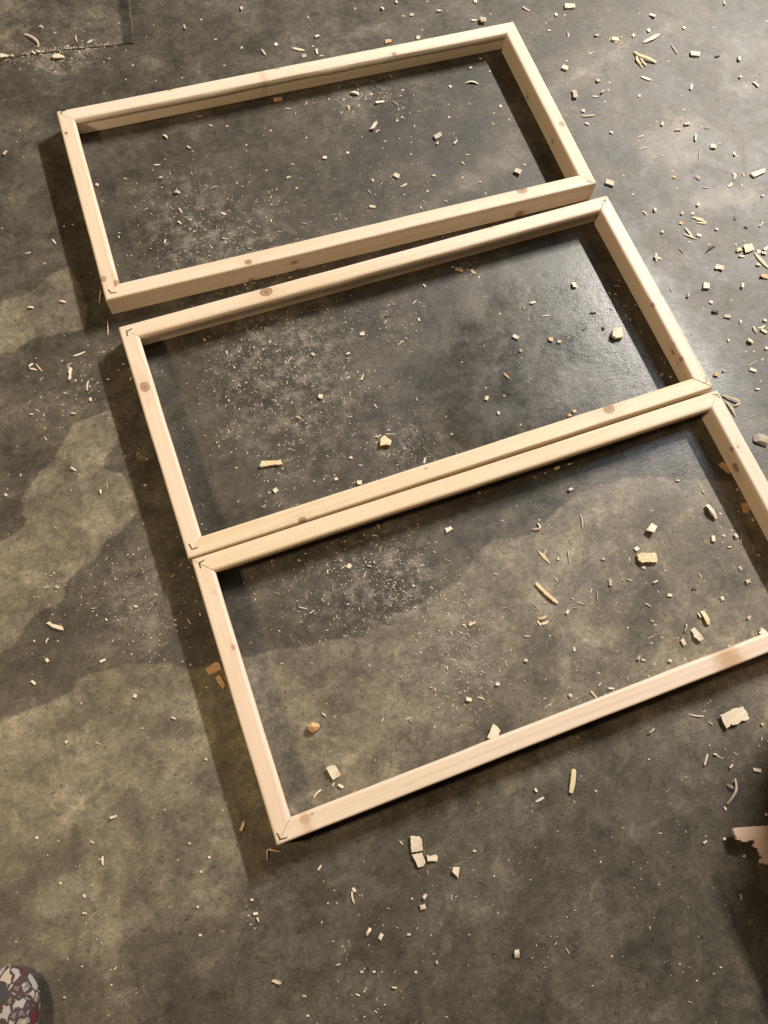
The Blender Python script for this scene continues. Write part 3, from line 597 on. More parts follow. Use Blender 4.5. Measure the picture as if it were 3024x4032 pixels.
CH = {   # tile column,row : 'x y length width angle [kind][tone]' in tile pixels (1659 per 756 source pixels)
(0,0): "340 460 34 22 -10;296 465 34 16 30;780 370 54 14 -35 s;663 340 54 14 80 s;590 412 32 26 10;360 250 42 24 25 c;1597 235 50 22 80;945 508 18 16 0;1147 566 24 18 20;1090 437 14 14 0;1088 688 18 14 0;1347 700 20 14 80;185 825 28 12 0;172 1127 16 14 0;147 1225 20 12 20;48 1328 48 20 -65;1430 1182 54 18 40;1635 1276 40 20 30;1360 1427 58 10 0 s;1393 1538 38 26 -20;1477 1507 17 16 0;1085 1542 34 12 20 c;842 1600 30 24 20;1535 1670 54 26 8;1558 1823 50 18 60 s;1492 1808 13 12 0;1553 1927 38 18 40;1260 1805 40 10 -20 c;1028 2049 26 18 35;470 2090 54 13 52 s;243 2185 56 20 -12 c;555 1958 24 16 20;205 1358 10 16 0;20 1975 26 10 0;1165 1640 9 9 0;1425 1377 12 12 0;1320 1470 14 10 0;1525 1700 12 10 0;1467 1693 8 16 0;92 2035 14 12 0;887 1742 16 10 0;1447 1770 14 12 0;1215 2096 14 10 0;1610 1890 18 8 -20;40 735 12 12 0;758 655 20 14 20;1330 220 14 14 0;1575 675 16 16 0;900 813 14 10 0;240 185 12 8 0;130 85 22 12 40;480 295 26 14 25;1030 210 16 12 0;1265 318 12 12 0;85 1716 18 8 0;630 1943 14 12 0",
(1,0): "428 77 36 22 80;80 170 26 18 30;1005 155 24 9 45 s;205 341 32 13 0;430 413 24 22 10;725 388 30 28 25;620 455 64 16 55 s;920 430 104 18 12 s;1083 320 46 28 -30;1078 445 50 22 75;970 487 42 32 -10;1045 402 20 16 60;280 568 32 10 0;1645 80 34 24 40;1410 75 24 18 70;1120 487 38 10 -10 s;745 866 76 36 -10 bt;50 985 46 16 -10 t;1408 812 80 24 15;1345 938 54 30 65 c;1625 885 84 22 -15;163 1085 40 13 30;303 1092 20 16 0;1605 1137 40 14 -35 c;635 1109 15 13 0;683 1130 22 14 -30;990 1192 18 12 -40;1148 1366 38 29 0 q;1345 1322 28 22 20;1315 1395 16 12 80;870 1420 32 7 10 s;645 1474 26 11 -25;833 1535 42 18 -18;190 1625 74 9 -20 c;905 1627 28 18 -20;733 1636 16 16 0;693 1648 13 12 0;663 1658 15 11 0;390 1585 16 14 0;1533 1657 40 9 50 s;1560 1560 28 20 60;687 1770 28 13 25;276 1850 38 18 18;1560 1788 60 28 6;970 1930 48 7 10 s;285 2065 44 14 -3;20 2002 26 16 0;125 1352 12 8 0;1470 1185 8 22 0;1365 1195 10 10 0;1620 1220 10 8 0;840 1463 12 10 0;335 1450 14 8 30;620 1470 8 8 0;500 1517 14 10 0;490 1577 12 8 0;435 1611 24 10 20;345 1730 18 12 80;755 1740 14 8 -20;155 1940 12 8 0;265 1800 14 10 0;440 1832 8 14 20;100 1800 16 14 0;180 1897 8 14 0;42 1952 16 8 0;135 1990 10 8 0;515 1998 18 8 60;760 2003 24 8 0;655 2033 12 8 -30;1330 1890 30 9 50;1245 1895 24 9 -50;1230 1855 18 8 0;25 2068 14 14 0;332 2127 12 8 0;1590 1725 14 10 20;1410 1722 8 8 0;1468 1507 12 10 0;985 895 40 10 -60 c;1045 890 30 8 40 c;830 940 44 7 5 s;895 980 26 6 -70 s;1285 975 28 14 60 c;1440 912 20 14 0;1313 862 26 14 -10;1435 775 18 18 0;1605 752 18 14 0;1550 815 26 18 -20;470 1255 18 16 0;620 1170 18 8 80;1650 1280 12 12 0;800 1800 10 8 0",
(2,0): "238 130 36 32 5;170 140 34 14 20;477 102 48 14 -5;790 15 34 28 85;1228 82 74 20 25;1608 62 96 46 -3 b;855 185 60 50 -5;775 180 52 16 -5;293 328 36 32 10;35 360 62 34 -10 t;1490 130 32 26 50;1562 132 22 16 80;1425 268 30 18 -20;1583 300 48 24 70 c;1272 285 14 12 0;1577 528 22 18 10;1563 592 60 42 20 b;1645 820 82 46 80;748 590 28 20 -20;833 510 28 16 10;915 616 16 14 0;760 725 124 26 4 c;573 750 26 22 20;163 780 28 14 -10;100 900 64 11 40 c;125 945 26 12 80;45 1000 28 16 0;115 1043 22 20 -30;157 1014 24 18 10;262 1092 28 16 75;563 1014 28 18 20;352 910 20 14 -40;1005 920 26 22 20;940 1072 22 16 60;1080 1036 22 14 80;950 980 16 12 0;465 1182 90 40 -30 b;462 1243 30 18 -60;618 1230 44 14 -45;812 1197 24 20 70;235 1233 18 12 20;234 1334 22 16 60;8 1222 22 14 -15;687 1408 40 20 40 c;108 1520 52 42 30;430 1522 30 18 -20;680 1535 20 18 -40;167 1602 66 24 -25 c;1155 1490 66 56 25;1215 1425 26 20 30;377 1652 22 20 -20;830 1575 28 10 -10 s;600 1155 16 10 0;625 1195 16 8 0;222 980 12 12 0;168 932 14 14 0;135 1200 12 18 0;740 900 10 24 10;238 1420 8 14 0;533 1740 36 9 25 s;878 1672 24 8 -60 s;320 1795 30 8 50 s;175 1685 20 14 40;720 1340 40 8 5 s;560 905 14 12 0;1060 1265 12 10 0;1105 180 12 10 0;980 10 14 16 0;375 15 22 16 30;105 22 22 26 0;920 125 14 20 0;330 258 16 20 0;1400 200 12 22 0",
(3,0): "660 138 54 32 30;1280 28 36 20 85;930 245 32 24 30;1187 240 22 14 80;335 345 60 36 0 y;385 330 34 14 50 cy;290 340 36 14 -50 cy;345 375 40 14 10 cy;180 310 42 22 -15;625 265 34 30 60;495 310 40 28 -50 y;650 335 154 26 -28 s;845 428 96 12 57 sg;1025 475 92 42 3 b;1220 488 56 12 -10 d;1408 513 48 28 90;797 532 17 16 0;123 462 22 16 0;150 452 15 14 0;188 702 38 28 -15;605 682 96 18 20 s;995 755 58 26 -70;1417 668 36 22 -60;1158 718 22 18 20;1553 732 76 22 38;1465 750 22 16 70;280 778 26 18 60;230 800 48 18 -50;165 835 54 9 3 s;100 1000 130 16 -3 c;93 1072 38 20 20;210 975 30 14 -60;480 1030 20 16 0;815 875 24 20 20;928 950 24 17 0;915 828 18 14 0;303 1148 32 20 25;877 1123 52 23 2;1030 1190 68 20 95;1082 1097 26 18 20;1183 1270 54 34 0;1240 1240 22 12 0;1065 1340 92 9 97 sg;1368 1332 34 24 80;1387 1352 22 14 30;743 1343 20 15 0;1090 1296 18 13 0;290 1585 78 54 20 b;1575 1500 140 42 -22 b;1355 1525 60 36 80 c;1330 1605 40 28 -40;1045 1545 64 26 35 c;845 1530 38 20 30 t;832 1478 26 14 0;1433 1602 24 18 -30;410 1518 24 14 20;1050 1770 40 24 -60 y;679 1820 34 22 85;590 1845 66 22 40 c;1007 1847 30 24 20;905 1930 38 27 20 t;915 1845 36 22 -60;1050 1890 100 13 12 sy;1080 1912 96 12 18 sy;1085 1930 80 11 5 sy;970 2010 104 15 52 s;980 2045 114 10 22 sy;1060 2033 44 25 12;978 2092 38 14 0 t;1213 1983 32 23 15;743 2008 27 24 0;1160 2160 100 22 -35 cd;905 2170 76 14 45 cg;1600 1940 64 15 -48;1465 1965 40 15 22 d;1375 1885 40 16 70 d;580 1285 90 8 -15 s;560 1180 60 8 -20 s;1135 1110 44 8 5 sg;700 1050 16 14 0;705 735 22 14 20;290 715 20 16 0;555 800 14 12 0 d;640 1090 12 10 0;880 1630 14 14 0;865 1630 16 18 80;840 770 10 10 0;895 685 12 14 0;1480 1185 18 12 20 g;1610 1695 30 18 -20;1220 1725 20 12 0;1440 1510 40 18 60 c;1120 1625 56 8 0 sg;490 1680 20 20 30;620 1945 18 14 0;655 1940 14 12 0;545 830 26 30 0;250 880 14 26 0;1380 2115 20 18 0;1150 2115 24 16 20;715 2140 10 14 30 d;690 2200 30 18 80;1490 2150 100 78 -20 y;1405 2165 60 34 -15 y;1575 2175 42 36 -10;1640 2150 50 30 -40;1620 2190 44 26 10;1560 700 14 10 0;1650 185 18 24 0;60 960 34 26 20;745 1075 26 32 30 y;960 1075 24 60 80;910 770 16 10 0",
(0,1): "385 67 20 17 0;268 450 58 20 3;543 397 58 17 6;866 352 112 16 96 sg;933 625 120 9 88 s;688 848 112 14 -20 s;897 830 38 11 0;311 885 17 13 0;268 948 52 20 -42;290 980 68 12 14 s;340 965 88 12 50 s;609 1020 122 25 93;600 945 54 9 -50 c;655 1077 25 20 85;759 1120 86 13 98 s;783 1243 34 25 85;660 1237 18 14 80;362 1065 50 9 -45 c;637 1364 44 13 3;940 1400 19 14 0;398 1578 38 9 55 s;497 1668 13 12 0;637 1842 50 17 28;685 1886 20 15 0;926 1990 62 10 92 sg;870 2037 42 20 70;181 1893 28 14 -70;54 2065 26 22 30;1080 1731 18 10 0;1268 1757 22 11 0;1256 1980 28 20 -20 y;1027 988 24 10 90 g;935 1065 36 13 8;1135 1065 34 14 -60 c;1125 1188 16 12 0;357 1208 22 12 0;843 1097 22 10 -50;567 1182 44 14 20 c;65 2015 22 9 0;1075 2112 34 9 -15;1065 937 22 12 20;970 803 14 14 80;735 1035 14 10 0;708 1077 14 14 0;590 1015 12 10 0;762 770 20 10 10;430 1240 10 8 0;1195 1130 10 8 0;923 1293 12 8 0;518 1482 16 14 0;75 1888 10 14 0;1223 1382 10 6 0;1080 1640 8 8 0;365 2003 10 8 0;697 2050 12 10 0;1340 1990 8 16 20;785 150 10 16 70;585 205 8 20 70;625 215 8 24 20;50 105 14 10 0;555 690 8 18 0;1475 1138 16 8 -20;1635 1850 18 10 -30;1640 2000 10 24 -20",
(1,1): "303 837 38 15 80;345 848 11 10 0;1212 474 28 19 40;1172 460 18 12 0;1202 540 20 10 35;1333 582 22 18 80;1470 678 44 27 0;1478 655 30 7 0 s;675 738 36 13 -30;733 825 28 11 50;1045 850 40 20 28;1347 848 40 22 -25;845 908 88 8 -55 c;1472 1048 60 19 -68;1348 1053 42 12 -8;1110 1218 42 40 10;1137 1262 25 18 60;745 1284 18 14 -20;720 1250 40 7 45 s;68 1277 20 10 0;520 1184 15 10 0;920 1405 50 26 25 c;1113 1352 20 11 -25;900 1468 34 13 -10 c;1000 1437 22 11 10;940 1590 32 13 3;387 1575 15 12 0;775 1780 52 36 60 cy;1603 1558 74 12 -10 c;1600 1560 44 8 50 s;1585 1297 44 10 55 s;383 1830 32 13 5;340 1698 22 11 30;57 1923 28 13 -55;720 2026 48 42 -35;668 2045 28 18 20;1243 1928 36 28 -15;1372 1745 28 24 15;1232 1893 17 14 60;1448 1958 46 42 0;1457 1808 38 8 0 s;1499 1670 32 9 0;760 1945 16 14 60;750 1880 16 14 0;785 1840 24 14 -40;400 2122 20 16 0;620 2160 42 12 -30 c;637 2122 18 10 20;260 742 12 8 0;357 945 22 8 50;560 880 18 10 0;780 862 12 10 0;980 765 12 8 0;1020 770 10 8 0;900 985 14 10 30;775 1035 14 8 0;875 1152 20 8 0;1298 1098 14 9 0;665 897 10 14 0;855 765 14 8 0;1185 765 12 9 0;1410 1152 10 8 0;655 1128 26 14 10 g;205 1220 10 12 0;95 1085 8 14 0;1000 1292 10 8 0;995 1347 10 8 0;810 1450 16 8 0;1330 1480 16 6 0;1455 1355 10 8 0;230 1490 10 8 0;593 1650 16 8 0;1290 1345 8 8 0;740 1640 14 6 0;835 1668 20 12 0;1625 630 10 14 30;1190 2025 18 8 -30;1250 2012 14 8 0;1425 478 12 8 0;690 545 12 10 0;533 630 8 16 0;548 685 8 6 0;1235 1630 8 8 0",
(2,1): "647 124 70 34 5 t;775 135 54 34 40 cy;820 185 30 16 -60 y;348 257 38 18 45;303 550 28 20 80;243 592 28 9 25;1285 406 50 20 -18;1208 458 30 16 60 c;1400 517 70 8 -8 s;1640 255 52 42 80;1603 210 18 13 30;1140 702 58 34 25;1440 722 42 36 10 t;1510 744 36 28 -5;1180 822 34 24 30;865 778 24 8 80;1057 1036 68 14 42 st;1147 1070 38 14 -72;1037 1208 24 17 25;886 1232 48 32 -65 q;988 1357 34 28 70;534 1387 18 14 85;1180 1458 20 18 0;585 1540 28 16 30;325 480 22 15 0;675 918 26 11 20;134 1088 22 8 0;350 1772 54 20 -80;1285 1885 30 20 -10;825 2045 30 18 0 t;1470 1805 54 34 -20 y;1610 2020 44 28 -25;1145 2160 15 14 0;1640 1345 38 28 -20 t;1600 1380 40 24 -15 t;40 1505 32 16 0;50 1538 90 8 0 s;870 297 24 12 0 d;28 520 30 18 -20 d;922 257 12 10 0;1000 500 26 8 -40 s;20 620 26 10 60;280 742 10 10 0;147 1025 12 8 0;870 352 16 10 20;1280 690 12 8 0;1590 706 22 10 0;1535 830 18 10 60;1190 882 26 8 -10;155 750 44 20 -30 c;190 715 30 12 20 c;275 1370 24 8 30;395 1376 12 8 0;138 1406 10 10 0;675 1460 10 8 0;670 1065 18 7 30;735 1100 14 10 0;1220 1080 12 8 0;1305 1135 10 14 0 d;880 1140 26 14 30 g;235 1500 14 10 0;170 1498 10 8 0;540 268 14 8 0;310 405 26 7 10 s;350 345 24 9 -10;265 400 50 6 -45 s;345 440 34 6 5 s;1370 1850 28 12 40;1575 1770 30 16 0;445 1765 18 8 -20",
(3,1): "703 20 66 30 10;690 30 44 20 75;1235 102 82 56 12;1120 262 60 56 5 b;1435 257 52 26 -75;1625 175 74 44 15 t;1573 80 42 22 5;1600 40 176 26 48 s;1430 5 64 17 0;965 345 40 24 -70;1165 402 34 25 20;1200 483 62 26 15 d;1305 525 58 30 10 b;1420 568 38 18 -70;1630 560 36 25 0;1412 625 22 14 0;1550 640 80 22 55 cy;1600 610 70 24 -20 cy;1620 650 60 26 30 y;1315 728 30 18 80;1645 798 36 28 0;1525 930 104 9 -30 sg;1525 987 64 26 18 b;1610 895 24 20 -50;1210 1027 46 38 15 bt;1595 1082 20 18 0;1568 1150 44 16 3;235 625 30 22 80 d;350 265 48 14 0 g;340 333 32 12 0 g;75 630 42 26 -30 d;877 1943 36 15 0;1105 2040 46 20 60 c;815 1045 24 16 70 g;735 1032 38 26 -50 g;820 290 44 8 70 s;370 210 20 12 0 g;865 478 26 14 -20 d;150 485 64 14 5 g;1010 85 12 8 0;808 72 20 12 0;1130 105 30 10 60 g;1395 160 14 14 0;1435 213 18 14 30;1340 382 30 10 0;1435 518 18 12 0;1500 535 14 12 0;1590 358 10 8 0;1535 828 22 16 20;1468 828 24 16 0;1230 707 10 14 0 d;1500 740 60 30 30 y;1280 995 40 16 -10 g;1425 1212 24 14 -20 d;145 972 12 14 0 d;150 1122 12 12 0;770 920 10 8 0;740 888 10 12 0 g;555 475 12 16 0 g;1075 1990 40 8 60 s;980 2092 34 12 10;650 2200 22 18 0;545 1960 22 12 -30 d;1440 2080 24 20 30 g;1430 2120 8 34 10 g;1180 1555 10 10 0 g;1360 1820 10 8 0 g;1400 2210 20 8 0 g",
(0,2): "482 135 24 13 45;410 1115 54 18 -65;297 1115 24 20 60;288 1142 28 18 -30;890 1286 64 24 -25 b;812 830 52 10 -8 c;1175 818 30 20 0;412 1282 36 28 60;385 1255 15 12 0;293 1475 46 26 45;1167 1588 38 32 20;704 1654 24 20 80;155 1776 36 13 0;1503 1780 44 20 25;1230 1868 28 15 0;850 2000 68 8 25 s;575 1988 30 22 -30;463 2065 28 10 -20;498 650 38 26 20;512 607 54 10 18 c;440 550 34 8 0 c;425 808 20 16 70;716 662 18 12 30;675 2128 20 8 30;1240 102 22 12 -20;1190 48 8 14 0;1008 567 24 9 10;525 970 24 10 30;500 1115 16 20 0;264 597 14 10 0;172 615 12 8 0;320 403 14 10 0;300 735 22 10 -20;133 1250 14 10 0;280 1402 18 8 0;222 1940 18 8 40;625 1888 16 10 20;1130 867 22 8 -30;1362 898 12 8 0;965 410 14 8 0;937 427 12 8 0;850 902 14 8 30;320 868 20 8 -10;155 2055 10 8 0;1645 1320 24 18 10;1535 875 12 8 0;1335 770 20 6 5;1310 1360 20 12 10;640 1630 12 8 0;1450 617 10 8 0;1640 1173 16 8 0;910 1433 14 10 0;565 890 20 10 40;110 1280 18 8 -10;400 650 60 6 -5 s;1420 1717 20 8 10",
(1,2): "73 1575 48 17 -55 g;125 1512 20 14 0;25 1703 34 13 -75;122 2137 30 25 30;1140 1750 48 15 40;1170 1700 32 8 -10;1310 1778 18 14 0;1357 468 44 40 30;1310 475 64 8 -35 s;1530 467 44 15 20;1592 98 48 17 65 t;1143 722 16 15 0;1192 842 20 14 -30;547 755 30 12 -60;935 620 32 11 80;1622 512 28 13 50;1297 222 22 16 0;902 598 18 8 10;855 640 22 9 60;722 697 18 10 20;750 705 22 8 40;835 678 10 12 40;990 590 16 8 -60;1125 768 12 10 0;1133 682 12 8 0;1168 457 12 24 10;770 806 14 8 30;960 833 12 14 30;783 908 16 10 50;755 1027 20 16 30;940 905 20 10 60;1075 822 14 8 40;1050 862 14 8 0;1352 597 10 14 0;1290 628 12 14 0;1400 720 12 8 0;1505 552 18 6 30;1535 600 22 8 30;1550 645 10 18 0;1212 510 24 8 20;1260 518 18 8 20;1150 530 22 8 -10;670 390 12 30 10 g;960 388 18 10 0 g;553 826 14 7 0;670 700 10 10 0;1157 1103 16 12 0;1155 1270 22 10 -60 d;1180 1345 12 10 0 d;1225 1110 14 8 0;1495 925 12 12 0;1470 1030 12 10 0;1520 1022 20 8 -30;1530 882 20 12 30;1258 1028 10 14 30;1033 1307 36 6 20 s;655 1730 12 8 0;1413 1812 14 10 0;700 1870 22 8 60;450 617 12 16 0;1360 770 14 14 0;1620 908 24 8 -20;1650 1180 24 7 -40;500 1430 8 8 0;600 2010 10 8 0",
(2,2): "560 152 80 44 -30;755 65 26 11 70;1342 70 22 20 20;1425 113 16 14 0;1370 380 120 14 52 sy;1395 400 112 16 55 sy;1390 350 54 8 -70 sy;1503 403 26 24 0;1590 385 142 12 83 c;1490 587 40 10 58 s;1360 905 84 40 -10 cy;1385 950 70 38 -20 cy;1345 955 68 26 60 cy;1583 865 44 26 -65;1235 1068 64 22 5 c;1433 1070 26 18 -15;1645 1187 36 20 80;1225 1282 38 30 10;980 1487 40 34 10;1088 1486 18 14 0;733 1620 54 34 15;838 1612 62 18 20 c;845 1590 40 10 60 c;1610 1588 38 30 60;1607 1518 20 14 0;1055 1325 54 11 60 c;1210 1425 34 11 15;1412 1680 66 10 -40 c;950 585 16 12 0;455 745 20 16 0;1095 1195 28 14 -60;143 1793 25 18 60;205 1780 40 14 -30 c;230 1800 54 10 60 c;245 1785 40 8 -70 c;510 1763 26 12 -15;447 1540 38 18 75 c;410 1520 34 8 10 c;475 1687 36 13 -30;377 1725 16 12 0;350 1735 16 16 0;320 1728 14 20 0;690 975 34 16 -10;760 965 60 30 -30 y;690 900 18 12 0;105 415 30 12 -10;60 420 26 10 0;520 575 22 12 40;505 325 8 18 -20;450 262 16 14 0 g;470 207 16 8 0;260 760 14 10 0;212 787 16 10 0;95 882 12 12 0;155 1430 20 40 20 c;45 740 44 8 -60 c;300 510 40 6 -70 s;410 655 34 7 25 s;330 460 40 8 -20 s;655 408 14 8 0;635 1315 22 8 0;615 1280 30 8 30 s;945 1360 14 12 0;855 1382 36 7 10 c;983 1400 24 7 -60 s;1145 1270 24 7 -70 s;1040 828 56 7 -10 s;1150 910 20 12 0;975 1558 10 10 0;1412 1350 12 10 0;1535 1305 10 10 0;1320 1420 10 8 0;205 1522 12 8 0;570 1525 10 8 0;860 1465 10 10 0;595 1668 30 8 -70 s;500 1730 12 12 0;160 2140 40 8 20 g;375 1990 24 14 30 g;1295 1718 14 10 0;1575 1850 10 10 0 ;1550 1008 14 10 0;1470 890 14 10 0;1350 848 14 10 0;1310 810 40 8 60 s;1650 828 36 8 0 s;1345 455 20 12 0;1310 315 26 14 -30 d;1610 780 12 8 0 d;1240 1080 26 10 30 d;930 525 14 8 0;815 415 10 10 0;1555 18 12 10 0;570 430 8 12 0;645 620 24 14 -60 c;670 680 16 12 0;730 510 10 8 0;1590 2075 20 16 30 g;1360 2010 12 20 60 g",
(3,2): "45 85 134 16 82 c;525 320 46 32 -30;585 482 32 26 20;235 407 34 22 5;295 612 66 32 88 b;395 590 44 13 55 c;682 605 54 16 -30;808 718 48 28 8 b;620 805 64 12 30 s;712 692 34 8 50 s;135 805 42 20 -20 c;140 795 26 12 60;40 790 90 11 15 s;185 725 92 9 -88 c;1183 230 60 40 88 b;1275 205 26 22 30;1377 210 46 34 60;1327 305 34 16 -10;1427 235 82 11 97 sg;1418 488 40 34 60;1480 602 48 38 -20;1260 748 40 36 70;1070 555 54 13 65 c;1130 455 34 14 50;1062 892 50 16 62;925 1125 66 40 62 b;945 1000 66 19 -75;880 1090 34 13 0;1490 915 42 36 -50;1258 1135 28 16 60;1320 1160 30 14 40;653 1135 24 20 10;578 1278 42 18 15;808 1285 38 27 8;680 1315 28 16 0 g;940 1272 22 16 80;195 1392 26 20 0;232 1381 15 12 0;150 1575 84 22 48;300 1524 52 17 5;650 1085 64 15 -28 c;745 1085 34 14 20 g;860 1193 22 11 -10;1577 375 24 20 0 g;1040 1755 134 15 8 c;1105 1720 44 10 -35 c;1160 1830 64 17 35 c;1155 1798 32 10 -5;650 1888 66 20 -40;670 1960 36 14 40;1200 2095 36 17 15;740 2114 15 12 0;1160 1630 36 14 70;1605 1835 26 24 0;1340 2195 46 14 -45;1245 130 18 12 0;1265 265 18 14 30;1245 15 20 22 0;350 378 22 12 10;260 668 26 9 0;335 660 24 8 -20;455 712 14 8 70;428 680 20 8 60;250 295 20 12 0;320 345 16 12 0;420 340 16 12 0;365 325 10 12 0;765 448 18 12 0;775 380 26 8 0;770 510 26 8 50 s;880 482 16 8 -40;115 595 14 16 60;130 680 8 40 10 s;460 410 8 40 10 s;310 805 24 16 60 g;320 850 12 8 0;725 800 16 12 0;75 975 26 8 5;220 1020 22 10 20;445 1000 14 22 40;430 1110 8 22 -20;840 930 14 12 0;995 940 16 10 0;375 900 30 14 -50 g;660 945 40 18 20 g;685 975 24 18 20 g;680 1055 16 12 0;1185 850 22 18 20 g;1115 848 10 16 0;1300 712 14 14 0;1330 610 22 10 -20;1110 598 20 10 30;1230 400 22 10 50;1040 518 34 14 0 d;1025 665 44 20 0 d;1015 688 20 10 0;1175 2015 12 8 0;915 800 14 8 0;1345 158 28 18 0 g;1580 135 24 18 0 g;1600 150 20 14 0 g;1525 320 14 20 60 g;860 405 10 8 0;285 1120 16 20 0 d;870 1895 16 12 0;545 1255 50 24 -60 g;1565 1553 20 10 0;1585 1645 22 14 60;1360 1525 22 14 60;1605 1960 34 9 -80 s;1380 2090 54 7 30 s;1655 1978 22 18 0;1290 2050 14 14 0;595 2110 12 10 0;115 2022 16 10 0;15 1950 24 18 0 g;1580 1850 10 12 0",
}
# the lowest band of the photograph, same notation but in crops of 1512 source pixels
CH2 = {
(0,3024): "492 210 32 13 -15;160 300 15 13 80;253 315 12 8 0;400 320 20 10 30;446 400 40 11 88 s;905 385 14 12 0;820 325 14 10 0;366 552 14 12 70;368 627 24 9 8;866 720 13 12 0;962 706 9 9 0;660 215 12 8 0;640 278 12 10 0;1047 252 44 15 -70 y;1380 430 28 9 -58 s;1527 555 60 13 82 c;1530 525 20 14 60;1593 707 42 16 -62;1645 728 28 20 -60;1105 628 24 13 -10;1115 655 24 8 70;1563 880 14 12 0;1615 880 14 10 0;1480 770 12 10 0;1525 770 12 8 0;1595 765 10 8 0;1195 922 42 13 15;70 750 12 10 0;870 448 12 12 0;590 973 12 8 0;470 1070 12 10 0;770 398 14 8 -20;400 505 14 8 0;712 180 12 8 0;738 122 10 8 0;860 148 12 10 0;963 182 14 8 0;280 990 14 12 0 g;1470 77 30 12 30;1440 72 18 8 -60;1372 112 50 13 -50 c;1330 1070 14 10 0;1455 582 10 10 0;1088 568 16 10 0;1315 985 20 10 10;1650 880 10 10 0",
(1512,3024): "672 137 42 11 -28 s;655 95 18 12 60;176 553 28 14 -48;166 600 28 24 -20;572 800 40 23 86;1473 175 16 9 60;1610 8 38 15 12 b;1385 320 26 10 -35;1470 306 14 13 0;1390 295 10 9 0;1540 555 30 15 75 g;390 358 16 10 0;137 882 13 12 0;1277 846 10 10 0;1148 690 18 6 85;228 840 20 12 80;395 556 10 8 0;850 35 10 8 0;640 820 14 6 -45;1035 257 8 8 0;935 405 8 12 0;360 645 8 8 0;348 482 10 6 60;107 718 16 10 0;368 720 8 8 0;1435 540 10 8 0;915 100 16 8 40;485 130 8 10 70;1455 860 6 14 70;1424 888 12 8 0;1350 918 4 12 70;45 948 20 8 10;270 1075 16 8 0;1650 200 12 12 0;1555 380 8 16 80;1285 50 10 8 0;1305 40 12 8 0;822 145 14 6 60;75 322 24 6 50 s;240 350 8 8 0;655 345 8 8 0;887 340 6 12 60;697 860 8 8 0;900 940 4 12 70;658 765 6 8 0",
}
entries = []   # (centre px, length px, width px, angle deg, kind, tone)
def parse(txt, fx, k):
    for e in txt.split(';'):
        a = e.split(); 
        if len(a) < 5: continue
        x, y, l, w, an = map(float, a[:5]); code = a[5] if len(a) > 5 else ''
        kind = 'q'; tone = 'p'
        for ch in code:
            if ch in 'qbsc': kind = ch
            elif ch in 'tydg': tone = ch
        if w > l: l, w, an = w, l, an + 90
        u, v = fx(x, y); entries.append((u, v, l * k, w * k, an, kind, tone))
for (c, r), txt in CH.items(): parse(txt, lambda x, y, c=c, r=r: T(c, r, x, y), K)
for (ox, oy), txt in CH2.items(): parse(txt, lambda x, y, ox=ox, oy=oy: (ox + x * 1512 / 1659, oy + y * 1512 / 1659), 1512 / 1659)

items = []     # objects awaiting labels: (object, centre xy, size, kind, tone)
def add_chip(name, V_, F_, c, tone, size, kind, label=None, group=None, mat=None, angle=0.0):
    a = angle; ca, sa = math.cos(-a), math.sin(-a)
    V2 = [(x * ca - y * sa, x * sa + y * ca, z) for x, y, z in V_]
    mt = mat or TONE[tone]
    if tone == 'p' and not label: mt = TONE[('p', 'p2', 'p3')[int(rng.choice(3, p=[.58, .32, .10]))]]
    o = mesh_obj(name, V2, F_, mt); o.location = (c[0], c[1], base_z(c)); o.rotation_euler = (0, 0, a)
    fix_normals(o); items.append([o, np.array(c[:2]), size, kind, tone, label]); return o

